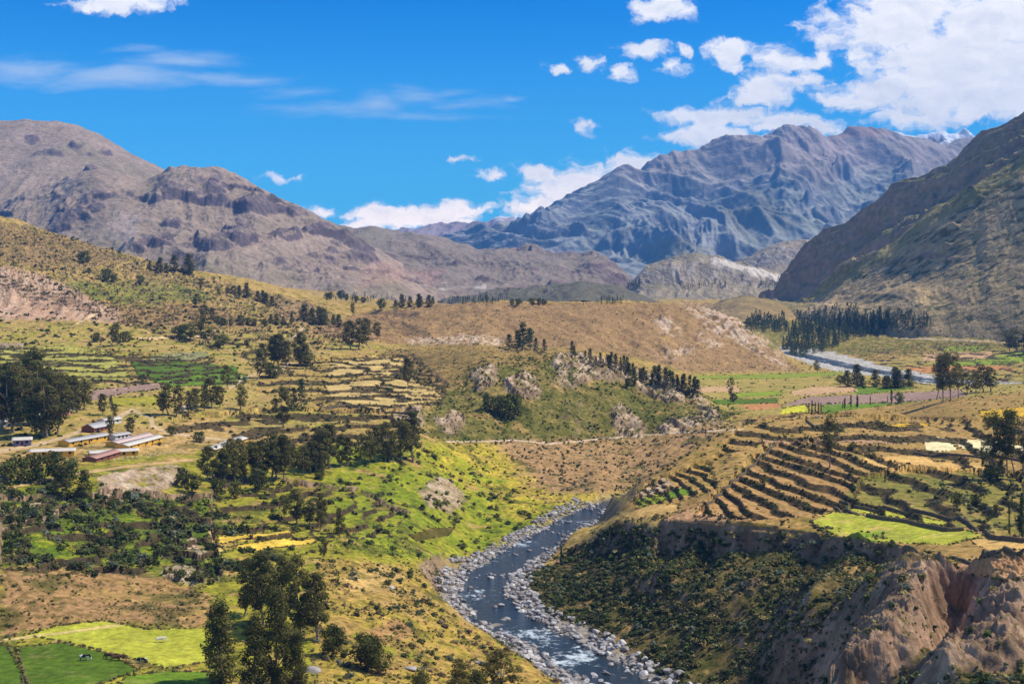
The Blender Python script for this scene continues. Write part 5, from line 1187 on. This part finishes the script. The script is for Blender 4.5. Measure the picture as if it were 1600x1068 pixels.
# ------------------------------------------------------------------ cattle
M_cow = {'pied': None, 'white': flat('white_hide', (.7, .66, .6)), 'brown': flat('brown_hide', (.10, .05, .028))}
_m, _t, _b = mk('pied_hide'); _t.links.new(tramp(_t, tnoise(_t, 1.1, 1), [(.49, (.02, .018, .016)), (.51, (.75, .72, .68))]), _b.inputs['Base Color']); M_cow['pied'] = _m
def cow_mesh(grazing):
    hd = [(1.02, 0, 1.30), (1.30, 0, .95), (1.48, 0, .42), (1.56, 0, .22)] if grazing else [(1.02, 0, 1.38), (1.32, 0, 1.58), (1.58, 0, 1.56), (1.82, 0, 1.40)]
    V = [(0, 0, 1.05), (-.45, 0, 1.07), (-.85, 0, 1.12), (.45, 0, 1.05), (.80, 0, 1.15)]; R = [.40, .42, .34, .40, .36]; E = [(0, 1), (1, 2), (0, 3), (3, 4)]
    def chain(root, pts, rad):
        p = root
        for q, r in zip(pts, rad): V.append(q); R.append(r); E.append((p, len(V) - 1)); p = len(V) - 1
        return p
    n = chain(4, hd, [.27, .19, .17, .10])
    chain(n - 1, [(V[n - 1][0] - .05, .22, V[n - 1][2] + .14)], [.05]); chain(n - 1, [(V[n - 1][0] - .05, -.22, V[n - 1][2] + .14)], [.05])
    for s in (1, -1):
        chain(4, [(.78, s * .24, .85), (.76, s * .22, .48), (.78, s * .22, .10), (.82, s * .22, .03)], [.17, .10, .07, .07])
        chain(2, [(-.80, s * .24, .85), (-.92, s * .23, .52), (-.86, s * .22, .12), (-.82, s * .22, .03)], [.20, .11, .07, .07])
    chain(2, [(-1.14, 0, 1.18), (-1.22, 0, .8), (-1.2, 0, .5)], [.07, .035, .05])
    me = bpy.data.meshes.new('cow_body'); me.from_pydata(V, E, []); o = bpy.data.objects.new('cow_body', me); COL.objects.link(o)
    sk = o.modifiers.new('skin', 'SKIN'); ly = me.skin_vertices[0].data
    for i, r in enumerate(R): ly[i].radius = (r * .86, r)
    ly[0].use_root = True; ss_ = o.modifiers.new('sub', 'SUBSURF'); ss_.levels = 1; ss_.render_levels = 1
    d = bpy.context.evaluated_depsgraph_get(); d.update(); m2 = bpy.data.meshes.new_from_object(o.evaluated_get(d)); m2.name = 'cow_body'
    bpy.data.objects.remove(o); return m2
CM = [cow_mesh(True), cow_mesh(False)]
for (u, v, rz, g, c, lab) in ((132,1031,.1,0,'pied','black and white cow alone in the dark green field'), (171,1029,2.9,0,'brown','dark brown cow at the upper corner of the dark green field'), (181,1032,.4,0,'brown','small dark cow second along the field edge'), (191,1031,3.3,1,'brown','dark cow standing third along the field edge'), (223,1036,3.0,0,'pied','black and white cow on the path by the pale green field'), (251,1003,.3,0,'white','white cow grazing in the pale green field')):
    p = ray(u, v); me = CM[g].copy(); me.materials.clear(); me.materials.append(M_cow[c])
    o = bpy.data.objects.new('cow', me); COL.objects.link(o); o.location = p; o.rotation_euler = (0, 0, rz); tag(o, lab, 'cow', 'cattle in the lower fields')
# ------------------------------------------------------------------ the air
m = bpy.data.materials.new('haze'); m.use_nodes = True; t = m.node_tree
for n in list(t.nodes): t.nodes.remove(n)
pv = t.nodes.new('ShaderNodeVolumePrincipled'); ou = t.nodes.new('ShaderNodeOutputMaterial')
pv.inputs['Color'].default_value = (.10, .42, 1.0, 1); pv.inputs['Density'].default_value = 6.1e-5; pv.inputs['Anisotropy'].default_value = 0.0
pv.inputs['Density Attribute'].default_value = ''
t.links.new(pv.outputs[0], ou.inputs['Volume'])
hv = np.array([(x, y, z) for z in (-1100, 1480) for x, y in ((-11000, -300), (11000, -300), (11000, 11000), (-11000, 11000))], float)
haze = mesh('haze', hv, [(3, 2, 1, 0), (4, 5, 6, 7), (0, 1, 5, 4), (1, 2, 6, 5), (2, 3, 7, 6), (3, 0, 4, 7)], m)
tag(haze, kind='stuff')
